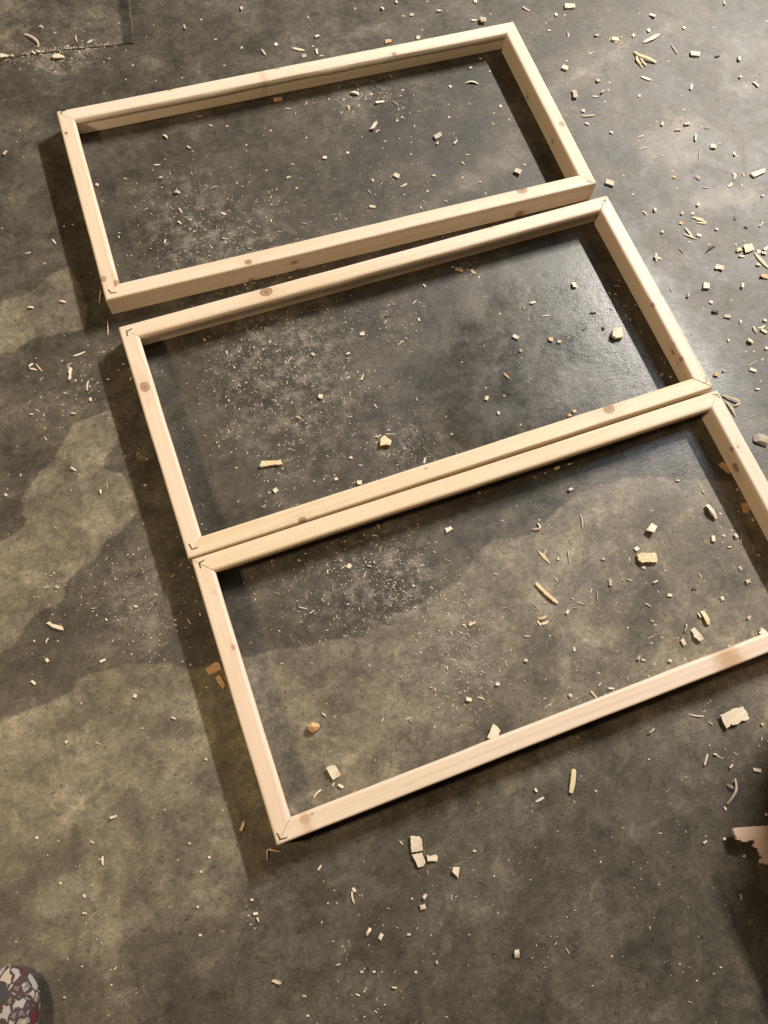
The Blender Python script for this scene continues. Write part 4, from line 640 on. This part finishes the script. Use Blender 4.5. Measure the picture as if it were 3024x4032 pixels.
small = []
CUT = sorted((l * w for (_, _, l, w, _, k_, _) in entries if k_ in 'qb'), reverse=True)[255]     # the 255 largest chips are objects, the rest sawdust
for (u, v, l, w, an, kind, tone) in entries:
    c = unp(u, v)[:2]; a = math.radians(an); d = np.array([math.cos(a), math.sin(a)]); n_ = np.array([-d[1], d[0]])
    ex = (unp(u + d[0] * l / 2, v + d[1] * l / 2)[:2] - c); ey = (unp(u + n_[0] * w / 2, v + n_[1] * w / 2)[:2] - c)
    if in_rail(c) : 
        # nudge out of the timber towards the near side of the rail it touches
        for s in (.01, .02, .03, -.01, -.02, -.03):
            q = c + np.array([.25, -.95]) * s
            if not in_rail(q): c = q; break
        else: continue
    Lm, Wm = np.hypot(*ex) * 2, np.hypot(*ey) * 2
    if l < 9.0 or (kind in 'qb' and l * w < CUT) or l * w < 40:
        small.append((c, Lm, Wm, math.atan2(ex[1], ex[0]), tone)); continue
    ang = math.atan2(ex[1], ex[0])
    if kind in 'qb':
        j = lambda: rng.uniform(-.18, .18)
        ex, ey = ex * .88, ey * .86
        poly = [-ex * (1 + j()) - ey * (1 + j()), ex * (1 + j()) - ey * (1 + j()), ex * (1 + j()) + ey * (1 + j()), -ex * (1 + j()) + ey * (1 + j())]
        if rng.random() < .35 and kind == 'q': poly.insert(2, ex * rng.uniform(1.1, 1.3) + ey * rng.uniform(-.3, .3))
        if rng.random() < .25 and kind == 'q': poly.append(-ex * rng.uniform(.6, .85) + ey * rng.uniform(-.3, .3))
        th = min(.0040, Wm * .24) if kind == 'b' else rng.uniform(.0007, .0016)
        lift = rng.uniform(.001, .0025) if kind == 'b' else min(.006, Lm * rng.uniform(.06, .32))
        bend = Lm * rng.uniform(-.12, .22) if kind == 'q' else 0
        V_, F_ = flake_mesh(poly, th, lift, bend, .0002 if kind == 'b' else .0007)
        name = 'wood_block' if kind == 'b' else 'wood_chip'
    elif kind == 's':
        b = n_ * 0; mid = ey * rng.uniform(-.5, .5) * 1.6
        V_, F_ = ribbon_mesh([-ex, mid, ex], Wm, min(.002, max(.0005, Wm * .35)), min(.003, Lm * rng.uniform(.0, .05)), .6); name = 'splinter'
    else:
        s_ = rng.choice([-1, 1]); pts = [-ex, -ex * .4 + ey * s_ * 1.0, ex * .35 + ey * s_ * .9, ex]
        V_, F_ = ribbon_mesh(pts, Wm * .6, .0005, min(.006, Lm * rng.uniform(.05, .16)), .5, .3 * rng.choice([-1, 1])); name = 'wood_shaving'
    if l * w > 2200: pass
    add_chip(name, V_, F_, c, tone, Lm * Wm, kind, angle=ang)

def poly_chip(pts, label, tone='p', th=.0016, lift=.003, bend=.0, name='wood_chip', z=0.0, jag=.0005, mat=None, kind='q'):
    w = unp_arr(pts, z); c = w.mean(0); V_, F_ = flake_mesh(list(w - c), th, lift, bend, jag)
    V_ = [(x, y, zz + z) for x, y, zz in V_]
    ar = abs(0.5 * np.sum(w[:, 0] * np.roll(w[:, 1], -1) - w[:, 1] * np.roll(w[:, 0], -1)))
    return add_chip(name, V_, F_, c, tone, ar, kind, label, mat=mat)
def path_chip(pts, wpx, label, tone='p', th=.0015, arch=.004, name='wood_shaving', roll=.2, taper=.3, stem=None):
    w = unp_arr(pts); c = w.mean(0); Wm = wpx * np.linalg.norm(unp(*pts[0]) - unp(pts[0][0] + 1, pts[0][1]))
    V_, F_ = ribbon_mesh(list(w - c), Wm, th, arch, taper, roll)
    if stem:      # an arm of a forked piece: a part of it
        o = fix_normals(mesh_obj(name, V_, F_, TONE[tone])); o.parent = stem; o.location = (c[0] - stem.location.x, c[1] - stem.location.y, 0); return o
    return add_chip(name, V_, F_, c, tone, Wm * np.hypot(*(w[-1] - w[0])), 's' if name == 'splinter' else 'c', label)

# the larger pieces, outlined one by one
poly_chip([T(3,2,1228,1755), T(3,2,1330,1708), T(3,2,1440,1682), T(3,2,1496,1785), T(3,2,1335,1845), T(3,2,1322,1822), T(3,2,1312,1856), T(3,2,1285,1870)], 'wide flat pine chip with a notch in its lower edge, below the nearest frame', 'p', .0016, .005, .003, jag=.0009)
poly_chip([T(3,2,519,372), T(3,2,560,360), T(3,2,640,362), T(3,2,672,355), T(3,2,692,380), T(3,2,694,440), T(3,2,600,438), T(3,2,560,446), T(3,2,528,420)], 'thick yellowish pine chip with a brown stained corner, inside the nearest frame', 'y', .005, .003, .002)
poly_chip([T(3,2,650,95), T(3,2,695,130), T(3,2,655,190), T(3,2,595,165)], 'square pale chip with a black shadow under one end, above the thick yellowish chip', 'p', .0022, .011, .002)
poly_chip([(2773,1994), (2787,1986), (2824,2041), (2813,2048)], 'narrow chip tipped up off the floor casting a long dark shadow beside itself', 'p', .0016, .012, .006)
poly_chip([(2828,1831), (2846,1818), (2865,1829), (2876,1852), (2872,1866), (2862,1864)], 'orange tan chip lying in the shade against the dark knot of the nearest frame', 't', .0015, .001, .0)
poly_chip([(2915,1983), (2943,1981), (2953,2006), (2944,2022), (2927,2020)], 'roundish orange tan chip in the shade below the other one by the right rail', 't', .0015, .001, .0)
poly_chip([T(3,2,1068,862), T(3,2,1102,853), T(3,2,1148,935), T(3,2,1152,975), T(3,2,1125,975), T(3,2,1090,905)], 'smooth tan chip longer than wide, inside the nearest frame', 'y', .0014, .004, .003, jag=.0002)
poly_chip([T(3,2,985,1022), T(3,2,1017,998), T(3,2,1055,1050), T(3,2,1092,1100), T(3,2,1065,1120), T(3,2,1010,1085), T(3,2,1005,1050)], 'pale ragged five-sided chip lying between the smooth tan chip and the near rail', 'p', .0018, .007, .002)
poly_chip([T(3,2,1580,1000), T(3,2,1640,1028), T(3,2,1652,1060), T(3,2,1600,1075), T(3,2,1560,1048), T(3,2,1582,1030)], 'pale chip half hidden behind the lower rail of the nearest frame at the picture edge', 'p', .0016, .008, .002)
poly_chip([T(1,2,118,1355), T(1,2,160,1330), T(1,2,205,1298), T(1,2,236,1306), T(1,2,245,1328), T(1,2,262,1362), T(1,2,200,1392), T(1,2,150,1412)], 'upper of two tan chips tucked against the outside of the nearest frame', 't', .0018, .001, .0, jag=.0006)
poly_chip([T(1,2,200,1430), T(1,2,240,1405), T(1,2,262,1440), T(1,2,288,1490), T(1,2,268,1533), T(1,2,235,1490)], 'lower of two tan chips tucked against the outside of the nearest frame', 't', .0018, .001, .0, jag=.0006)
poly_chip([T(2,2,940,1832), T(2,2,975,1855), T(2,2,1005,1890), T(2,2,970,1975), T(2,2,885,1952), T(2,2,915,1880)], 'pinkish chip propped against the inner side of the nearest frame lower rail', 'p', .002, .012, .002)
poly_chip([(1614,3292), (1627,3290), (1649,3292), (1659,3303), (1665,3348), (1640,3353), (1620,3356)], 'upper half of a flat chip snapped in two, below the nearest frame', 'p', .0022, .004, .001)
poly_chip([(1622,3364), (1660,3356), (1676,3395), (1666,3410), (1647,3415), (1632,3385)], 'lower half of a flat chip snapped in two, below the nearest frame', 'p', .0022, .004, .001)
poly_chip([(1680,3365), (1692,3370), (1717,3364), (1724,3373), (1720,3392), (1700,3389), (1683,3390)], 'small bow-tie shaped chip touching the snapped chip', 'p', .0018, .003, .001)
poly_chip([(1783,3414), (1809,3414), (1804,3456), (1779,3432)], 'single four-sided chip to the lower right of the snapped chip', 'p', .0018, .005, .001)
poly_chip([(1284,3024), (1300,3014), (1320,3014), (1343,3050), (1312,3072), (1298,3050)], 'squarish pale chip inside the left corner of the nearest frame', 'p', .0018, .006, .002)
poly_chip([T(2,1,-36,1650), T(2,1,-30,1590), T(2,1,0,1556), T(2,1,64,1608), T(2,1,55,1645), T(2,1,10,1642)], 'thick yellowish chip in the centre of the middle frame', 'y', .006, .004, .001)
poly_chip([T(1,1,588,1830), T(1,1,602,1778), T(1,1,770,1773), T(1,1,775,1805), T(1,1,700,1812)], 'straight yellowish stick of pine with a frayed end inside the middle frame', 'y', .005, .002, .0, name='wood_stick')
poly_chip([T(3,1,318,640), T(3,1,390,632), T(3,1,396,715), T(3,1,340,728), T(3,1,300,700)], 'cube-like pale chip with a square pit in its top, inside the middle frame', 'p', .008, .004, .0, name='wood_block')
poly_chip([T(1,0,1533,1130), T(1,0,1580,1062), T(1,0,1606,1062), T(1,0,1575,1128)], 'longish bright chip in the middle of the farthest frame', 'p', .003, .006, .002)
poly_chip([T(0,2,400,965), T(0,2,430,946), T(0,2,470,972), T(0,2,545,990), T(0,2,552,1024), T(0,2,480,1005), T(0,2,440,985)], 'long ragged pale chip alone on the floor left of the frames', 'p', .0014, .005, .003)
poly_chip([T(0,0,458,505), T(0,0,470,485), T(0,0,510,478), T(0,0,560,495), T(0,0,555,510), T(0,0,470,520)], 'bright chip lying just below the dusty slab joint', 'p', .003, .003, .002)
poly_chip([T(0,0,-20,525), T(0,0,-20,488), T(0,0,40,488), T(0,0,78,492), T(0,0,70,508), T(0,0,20,522)], 'bright chip cut by the picture edge at the slab joint', 'p', .003, .003, .002)
path_chip([T(0,0,215,308), T(0,0,265,328), T(0,0,310,355), T(0,0,345,390), T(0,0,335,420)], 8, 'long curved shaving on the far patch of slab above the joint', 'p')
path_chip([T(2,2,1310,615), T(2,2,1370,680), T(2,2,1430,735), T(2,2,1500,788)], 13, 'longest yellow splinter in the nearest frame, with a darker frayed end', 'y', .003, .002, 'splinter', 0, .15)
path_chip([T(2,2,1278,152), T(2,2,1355,150), T(2,2,1345,125), T(2,2,1325,98)], 6, 'shaving folded into a hook near the upper rail of the nearest frame', 'p')
path_chip([T(3,1,1262,1208), T(3,1,1330,1235), T(3,1,1400,1260), T(3,1,1415,1278), T(3,1,1368,1298)], 7, 'bent yellowish twig sticking out where two frames touch', 'y', .002, .004)
path_chip([T(3,1,1295,1262), T(3,1,1340,1320), T(3,1,1378,1392)], 6, 'thin strip of shaving along the outside of the nearest frame right rail', 'y', .001, .003)
path_chip([(1054,3388), (1050,3340), (1078,3348), (1103,3352)], 6, 'thin shaving bent in a V at the front corner of the nearest frame', 'p', .001, .003)
fk = path_chip([(2893,3065), (2895,3108), (2862,3166)], 8, 'greyish forked shaving like a letter Y above the board scrap', 'g', .0012, .006)
path_chip([(2861,3090), (2876,3096), (2890,3108)], 7, '', 'g', .0012, .004, 'prong', stem=fk)
path_chip([(2258,3028), (2254,3075), (2246,3122)], 19, 'straight flat stick pointing away below the nearest frame', 'y', .004, .001, 'wood_stick', 0, .35)
fk = path_chip([T(3,0,500,455), T(3,0,540,495), T(3,0,600,515), T(3,0,690,548)], 10, 'forked yellow splinter with several prongs on the floor right of the farthest frame', 'y', .003, .004, 'splinter')
for pts in ([T(3,0,515,480), T(3,0,530,530), T(3,0,570,590)], [T(3,0,540,495), T(3,0,570,540), T(3,0,605,575)], [T(3,0,520,500), T(3,0,515,525), T(3,0,545,560)]):
    path_chip(pts, 6, '', 'y', .0015, .003, 'prong', stem=fk)
# knobbly tan lump and grey debris lump
def lump(name, u, v, rx, ry, hgt, tone, label, seedv):
    c = unp(u, v)[:2]; bm = bmesh.new(); bmesh.ops.create_icosphere(bm, subdivisions=3, radius=1)
    r2 = random.Random(seedv); cuts = [(Vector((r2.uniform(-1, 1), r2.uniform(-1, 1), r2.uniform(-.2, 1))).normalized(), r2.uniform(.55, .85)) for _ in range(9)]
    for vt in bm.verts:
        p = vt.co.copy()
        for nn, dd in cuts:
            t = p.dot(nn) - dd
            if t > 0: p -= nn * t
        vt.co = Vector((p.x * rx, p.y * ry, max(0.0, (p.z + .75) * hgt / 1.6)))
    me = bpy.data.meshes.new(name); bm.to_mesh(me); bm.free(); me.materials.append(TONE[tone])
    o = bpy.data.objects.new(name, me); COL.objects.link(o); o.location = (c[0], c[1], .0002); items.append([o, c, 1e-3, 'l', tone, label]); return o
lump('wood_lump', *T(1,2,1052,1858), .0125, .0115, .014, 't', 'rounded orange lump of broken wood in the left part of the nearest frame', 5)
lump('debris_lump', *T(3,1,1590,1590), .019, .02, .009, 'g', 'crumbly grey lump at the picture edge beside the nearest frame', 11)

# broken scrap of reddish board at the right edge, warped up off the floor at its split end
bz = .021
bp_ = [(2896,3260), (2960,3256), (3024,3252), (3300,3240), (3300,3412), (3060,3405), (2998,3399), (3002,3385), (2995,3353), (2992,3341), (2976,3337), (2978,3322), (2974,3306), (2950,3311), (2927,3315), (2917,3306), (2899,3305)]
wb = unp_arr(bp_, bz); cb = wb[0].copy(); dirb = wb[3] - wb[0]; dirb /= np.hypot(*dirb)
out = []
for i in range(len(wb)):
    a, b = wb[i], wb[(i + 1) % len(wb)]; k = max(1, int(np.hypot(*(b - a)) / .0035))
    for j in range(k):
        q = a + (b - a) * j / k
        if j and i > 4: q = q + dirb * rng.normal(0, .0030) + rng.normal(0, .0007, 2)
        out.append(q)
out = np.array(out) - cb
bm = bmesh.new(); top = [bm.verts.new((q[0], q[1], 0)) for q in out]; ftop = bm.faces.new(top)
ext = bmesh.ops.extrude_face_region(bm, geom=[ftop]); low = [e for e in ext['geom'] if isinstance(e, bmesh.types.BMVert)]
for vt in low: vt.co.z -= .0075
bmesh.ops.triangulate(bm, faces=bm.faces); bmesh.ops.subdivide_edges(bm, edges=bm.edges, cuts=1)
for vt in bm.verts:
    s_ = np.dot(np.array([vt.co.x, vt.co.y]), dirb); vt.co.z += .0078 + (bz - .0078) * max(0.0, 1 - s_ / .2) ** 1.6
bmesh.ops.recalc_face_normals(bm, faces=bm.faces)
me = bpy.data.meshes.new('board_scrap'); bm.to_mesh(me); bm.free()
me.materials.append(pine('board_pine', (.66, .51, .40), (.50, .32, .21), [(.085, -.018, .02, .016, .6), (.11, -.055, .02, .02, .6)], [(.125, .075, .6)], .25, 0))
bo = bpy.data.objects.new('board_scrap', me); COL.objects.link(bo); bo.location = (cb[0], cb[1], 0)
tag(bo, 'broken scrap of reddish pine board with a split jagged end, running out of the picture', 'board scrap')

# ---------------------------------------------------------------- fine sawdust: too much to count
def sawdust():
    V_, F_ = [], []
    def bit(x, y, l, w, a, z0, hgt):
        ca, sa = math.cos(a), math.sin(a); b = len(V_)
        if x < .25 and y > .25: z0 += base_z((x, y))
        for (p, q, zz) in ((-l/2, -w/2*rng.uniform(.4, 1), 0), (l/2, -w/2*rng.uniform(.5, 1), hgt*rng.random()), (l/2*rng.uniform(.5, 1), w/2, hgt), (-l/2*rng.uniform(.5, 1), w/2, hgt*rng.random())):
            V_.append((x + p*ca - q*sa, y + p*sa + q*ca, z0 + .0003 + zz))
        V_.append((x, y, z0 + .0001))
        F_.extend([[b, b+1, b+2], [b, b+2, b+3], [b+1, b, b+4], [b+2, b+1, b+4], [b+3, b+2, b+4], [b, b+3, b+4]])
    for c, L, W_, a, t in small:
        if t != 'd' and rng.random() < .8: bit(c[0], c[1], L * .85, W_ * .8, a, 0, .0012)
    def scatter(n, cx, cy, R):
        pass
    for (u, v, r, am) in DUST:
        c = unp(u, v)[:2]; R = np.hypot(*(unp(u + r, v)[:2] - c)); n = int(am * R * R * 21000)
        for _ in range(n):
            p = c + rng.normal(0, R * .62, 2)
            if in_rail(p): continue
            s = rng.lognormal(math.log(.0014), .42); e = rng.uniform(1.2, 3.2) if rng.random() < .7 else rng.uniform(3, 7)
            bit(p[0], p[1], s * e ** .7, s / e ** .35, rng.uniform(0, 6.28), 0, s * .5)
    a0, a1, a2 = pc[0], pc[1], pc[2]          # dust caught along the edge of the slab patch
    for _ in range(220):
        t = rng.random() ** 1.5; q = (a0 + (a1 - a0) * (t * 1.1 - .1)) if rng.random() < .68 else a1 + (a2 - a1) * rng.random() * .75
        q = q + rng.normal(0, .005, 2) + np.array([0, .002]); s = rng.lognormal(math.log(.0019), .45); e = rng.uniform(1, 2.5)
        bit(q[0], q[1], s * e ** .7, s / e ** .4, rng.uniform(0, 6.28), 0, s * .5)
    for _ in range(900):      # thin spread everywhere
        u, v = rng.uniform(-60, 3084), rng.uniform(-60, 4090)
        if rng.random() < (.45 if v > 3000 else .12): continue
        p = unp(u, v)[:2]
        if in_rail(p): continue
        s = rng.lognormal(math.log(.0012), .42); e = rng.uniform(1, 3)
        bit(p[0], p[1], s * e ** .7, s / e ** .4, rng.uniform(0, 6.28), 0, s * .5)
    o = mesh_obj('sawdust', V_, F_, wood_scrap('sawdust_wood', (.66, .585, .465), (.52, .445, .33))); tag(o, 'fine sawdust and tiny wood crumbs strewn over the concrete', 'sawdust', kind='stuff')
sawdust()

# ---------------------------------------------------------------- printed cloth slipper, bottom left
def slipper():
    root = bpy.data.objects.new('cloth_slipper', None); COL.objects.link(root)
    tip = unp(15, 3808, .03)[:2]; back = unp(-25, 4400, .03)[:2]; d = back - tip; d /= np.hypot(*d)
    root.location = (tip[0], tip[1], 0); root.rotation_euler = (0, 0, math.atan2(d[1], d[0])); root.empty_display_size = .1
    tag(root, 'rounded toe of a cloth slipper printed in white, cream, red and dark grey', 'slipper')
    g = NT('printed_cloth'); co = g.n('ShaderNodeTexCoord').outputs['Object']
    nz = g.n('ShaderNodeTexNoise'); g.put(nz.inputs['Vector'], co); nz.inputs['Scale'].default_value = 34; nz.inputs['Detail'].default_value = 3
    wv = g.vmath('ADD', co, g.vmath('MULTIPLY', g.vmath('SUBTRACT', nz.outputs['Color'], (.5, .5, .5)), (.034, .034, .034)))
    va = g.n('ShaderNodeTexVoronoi'); g.put(va.inputs['Vector'], wv); va.inputs['Scale'].default_value = 44
    ve = g.n('ShaderNodeTexVoronoi', feature='DISTANCE_TO_EDGE'); g.put(ve.inputs['Vector'], wv); ve.inputs['Scale'].default_value = 44
    sp = g.n('ShaderNodeSeparateColor'); g.put(sp.inputs[0], va.outputs['Color'])
    cr = g.n('ShaderNodeValToRGB'); g.put(cr.inputs[0], sp.outputs[0]); cr.color_ramp.interpolation = 'CONSTANT'
    el = cr.color_ramp.elements
    stops = [(0, (.29, .27, .255)), (.36, (.085, .012, .013)), (.46, (.34, .29, .215)), (.64, (.030, .030, .038)), (.84, (.27, .255, .25))]  # print colours darkened: the photographer's shade is put into them
    while len(el) < len(stops): el.new(.5)
    for e, (p, c) in zip(el, stops): e.position = p; e.color = C4(*c)
    stripe = g.ss(g.noise(g.scale_vec(co, (30, 190, 90)), 1.0, 2), .47, .56)
    col = g.mix(g.math('MULTIPLY', stripe, g.ss(sp.outputs[1], .55, .65)), cr.outputs[0], C4(.12, .10, .11))
    col = g.mix(g.ss(ve.outputs['Distance'], .11, .05), col, C4(.045, .024, .020))
    g.put(g.b.inputs['Base Color'], col); g.b.inputs['Roughness'].default_value = .85
    weave = g.math('ADD', g.noise(co, 620, 2), g.math('MULTIPLY', g.noise(co, 45, 4), 2.5)); bp = g.n('ShaderNodeBump'); bp.inputs['Strength'].default_value = .8; g.put(bp.inputs['Height'], g.math('MULTIPLY', weave, .001)); g.put(g.b.inputs['Normal'], bp.outputs[0])
    L, hw = .27, .058
    def outline(t):     # half width at distance t along the slipper
        x = t * L
        return hw * min(1.0, (1 - max(0, 1 - x / .062) ** 2) ** .5) * (1 - .25 * max(0, (t - .35) / .65) ** 1.3)
    V_, F_ = [], []; nt, na = 26, 25
    ts = [(1 - math.cos(math.pi * .5 * i / (nt - 1))) for i in range(nt)]
    for t in ts:
        w = max(.002, outline(t)); hh = .016 + .040 * min(1, (t * L / .075)) ** .55 + .01 * t
        for j in range(na):
            a = math.pi * j / (na - 1); V_.append((t * L + .002, w * math.copysign(abs(math.cos(a)) ** .75, math.cos(a)), .010 + (hh - .010) * math.sin(a) ** .7))
    for i in range(nt - 1):
        for j in range(na - 1):
            F_.append([i * na + j, i * na + j + 1, (i + 1) * na + j + 1, (i + 1) * na + j])
    up = fix_normals(mesh_obj('upper', V_, F_, g.m, root, smooth=True))
    so = NT('dark_sole'); so.b.inputs['Base Color'].default_value = C4(.03, .026, .024); so.b.inputs['Roughness'].default_value = .7
    pts = [(.006 + t * L, max(.002, outline(t) - .005)) for t in ts] + [(.006 + t * L, -max(.002, outline(t) - .005)) for t in ts[::-1]]
    n = len(pts); V_ = [(x - .001, y, .0) for x, y in pts] + [(x - .001, y, .0105) for x, y in pts]
    F_ = [list(range(n))[::-1], list(range(n, 2 * n))] + [[i, (i + 1) % n, n + (i + 1) % n, n + i] for i in range(n)]
    fix_normals(mesh_obj('sole', V_, F_, so.m, root))
slipper()

# ---------------------------------------------------------------- box added out of view, only to cast the lower right shadow
def shadow_caster():
    root = bpy.data.objects.new('shadow_caster_box', None); COL.objects.link(root); root.location = (BX, BY, 0); root.empty_display_size = .2
    tag(root, 'plain box added out of view to shade the lower right corner', 'cardboard box')
    g = NT('cardboard'); co = g.n('ShaderNodeTexCoord').outputs['Object']
    g.put(g.b.inputs['Base Color'], g.mix(g.noise(g.scale_vec(co, (8, 8, 120)), 1, 3), C4(.30, .20, .11), C4(.38, .26, .15))); g.b.inputs['Roughness'].default_value = .8
    w, d, h = .50, .62, BH
    def box(name, x0, x1, y0, y1, z0, z1, m=g.m):
        bm = bmesh.new(); bmesh.ops.create_cube(bm, size=1)
        for v in bm.verts: v.co = Vector(((x0 + x1) / 2 + v.co.x * (x1 - x0), (y0 + y1) / 2 + v.co.y * (y1 - y0), (z0 + z1) / 2 + v.co.z * (z1 - z0)))
        bmesh.ops.bevel(bm, geom=bm.edges[:], offset=.002, segments=2, affect='EDGES')
        me = bpy.data.meshes.new(name); bm.to_mesh(me); bm.free(); me.materials.append(m)
        o = bpy.data.objects.new(name, me); COL.objects.link(o); o.parent = root
    box('body', 0, w, -d, 0, 0, h - .004)
    box('flap', .001, w - .001, -d / 2 + .001, -.001, h - .003, h); box('flap', .001, w - .001, -d + .001, -d / 2 - .001, h - .003, h)
    t = NT('packing_tape'); t.b.inputs['Base Color'].default_value = C4(.34, .22, .11); t.b.inputs['Roughness'].default_value = .25
    box('tape', .002, w - .002, -d / 2 - .025, -d / 2 + .025, h + .0003, h + .0009, t.m)
BH = .34
_k = BH / LAMP_A[2]; _c = unp(2820, 3530); BX, BY = _c[0] + _k * (LAMP_A[0] - _c[0]), _c[1] + _k * (LAMP_A[1] - _c[1])
shadow_caster()

# ---------------------------------------------------------------- labels for the many small pieces
MARKS = [(222,433,'farthest frame upper left corner'),(2020,84,'farthest frame upper right corner'),(2335,740,'farthest frame lower right corner'),(425,1200,'farthest frame lower left corner'),
 (668,353,'small dark knot on the farthest frame'),(1552,214,'paired knots on the farthest frame'),(1029,285,'rusty stain on the farthest frame'),(977,1032,'round knot of the farthest frame lower rail'),(2057,748,'oval knot of the farthest frame lower rail'),
 (470,1292,'middle frame upper left corner'),(2393,772,'middle frame upper right corner'),(2809,1520,'middle frame lower right corner'),(742,2194,'middle frame lower left corner'),
 (1048,1149,'big brown knot of the middle frame'),(570,1523,'round knot of the middle frame left rail'),(2398,1610,'round knot of the middle frame lower rail'),(1191,2048,'ringed knot of the middle frame lower rail'),(2664,1400,'dark specks on the middle frame right rail'),(2590,1180,'knot of the middle frame right rail'),
 (850,2248,'nearest frame upper left corner'),(2802,1604,'nearest frame upper right corner'),(1088,3334,'nearest frame lower left corner'),(2892,1842,'dark knot of the nearest frame'),(2868,2592,'tan band on the nearest frame'),(918,2549,'small knot of the nearest frame'),
 (2895,2815,'wide notched chip'),(2545,2198,'thick stained chip'),(2563,2080,'square shadowed chip'),(2800,2017,'tipped-up chip'),(2775,2433,'smooth tan chip'),(2740,2498,'ragged five-sided chip'),
 (840,2640,'two tan chips'),(1945,2885,'pinkish propped chip'),(1645,3352,'snapped chip'),(1795,3432,'four-sided chip'),(1313,3045,'squarish corner chip'),(1524,1741,'thick yellowish chip'),(1065,1828,'yellowish stick'),
 (2428,1318,'pitted cube chip'),(1471,500,'longish bright chip'),(217,2464,'long ragged chip'),(232,227,'bright joint chip'),(140,165,'long curved shaving'),(2152,2338,'longest yellow splinter'),(2110,2080,'hooked shaving'),(2875,1582,'bent twig'),
 (1078,3362,'V-shaped shaving'),(2880,3112,'Y-shaped shaving'),(2254,3075,'flat stick'),(2540,240,'forked yellow splinter'),(1236,2862,'orange lump'),(2990,1730,'crumbly lump'),(2960,3300,'board scrap'),(70,3920,'cloth slipper'),
 (530,173,'slab joint corner'),(1155,3510,'brown rust mark'),(1070,3836,'lower rust mark'),(310,2200,'dark drip mark'),(752,2840,'dark round spot'),(2960,1000,'yellow heap of shavings'),(2420,158,'yellow crumpled shaving'),(2620,780,'dark streak on the floor'),
 (2135,2445,'tan curled heap'),(1535,730,'pale smear in the farthest frame'),(2000,650,'pale arc in the farthest frame'),(900,1700,'white dust spot in the middle frame'),(1850,2455,'yellow dust spot'),(210,2310,'dusty spot left of the frames')]
MK = [(unp(u, v)[:2], (u, v), nm) for u, v, nm in MARKS]
SH = {'q': 'flat', 'b': 'blocky', 's': 'straight', 'c': 'curled', 'l': 'rounded'}
NOUN = {'q': 'chip', 'b': 'chip', 's': 'splinter', 'c': 'shaving', 'l': 'lump'}
CAT = {'q': 'wood chip', 'b': 'wood chip', 's': 'splinter', 'c': 'wood shaving', 'l': 'lump'}
TN = {'p': 'pale', 't': 'tan', 'y': 'yellowish', 'd': 'dark', 'g': 'greyish'}
def pix(p):
    q = RC @ (np.array([p[0], p[1], 0]) - CAM); return 1512 + FPX * q[0] / q[2], 2016 + FPX * q[1] / q[2]
used = set()
med = {k: np.median([i[2] for i in items if i[3] == k]) for k in 'qbscl'}
items.sort(key=lambda i: -i[2])
for o, c, size, kind, tone, label in items:
    o['category'] = CAT[kind]; o['group'] = CAT[kind] + ('s' if kind != 'l' else 's') + ' scattered over the floor'
    if label: o['label'] = label; used.add(label); continue
    u, v = pix(c); order = sorted(MK, key=lambda m: np.hypot(*(m[0] - c)))
    sz = 'large' if size > 1.8 * med[kind] else 'medium-sized' if size > .8 * med[kind] else 'small'
    done = None
    for rank in ('', 'next '):
        for m in order[:5]:
            du, dv = u - m[1][0], v - m[1][1]; a = (math.degrees(math.atan2(-dv, du)) + 360) % 360
            dr = ('right of', 'above-right of', 'above', 'above-left of', 'left of', 'below-left of', 'below', 'below-right of')[int((a + 22.5) // 45) % 8]
            lab = '%s%s %s %s %s %s the %s' % (rank, sz, SH[kind], TN[tone], NOUN[kind], dr, m[2])
            if lab not in used: done = lab; break
        if done: break
    o['label'] = done or lab; used.add(o['label'])
print('chips', len(items), {k: sum(1 for i in items if i[3] == k) for k in 'qbscl'}, 'small', len(small))
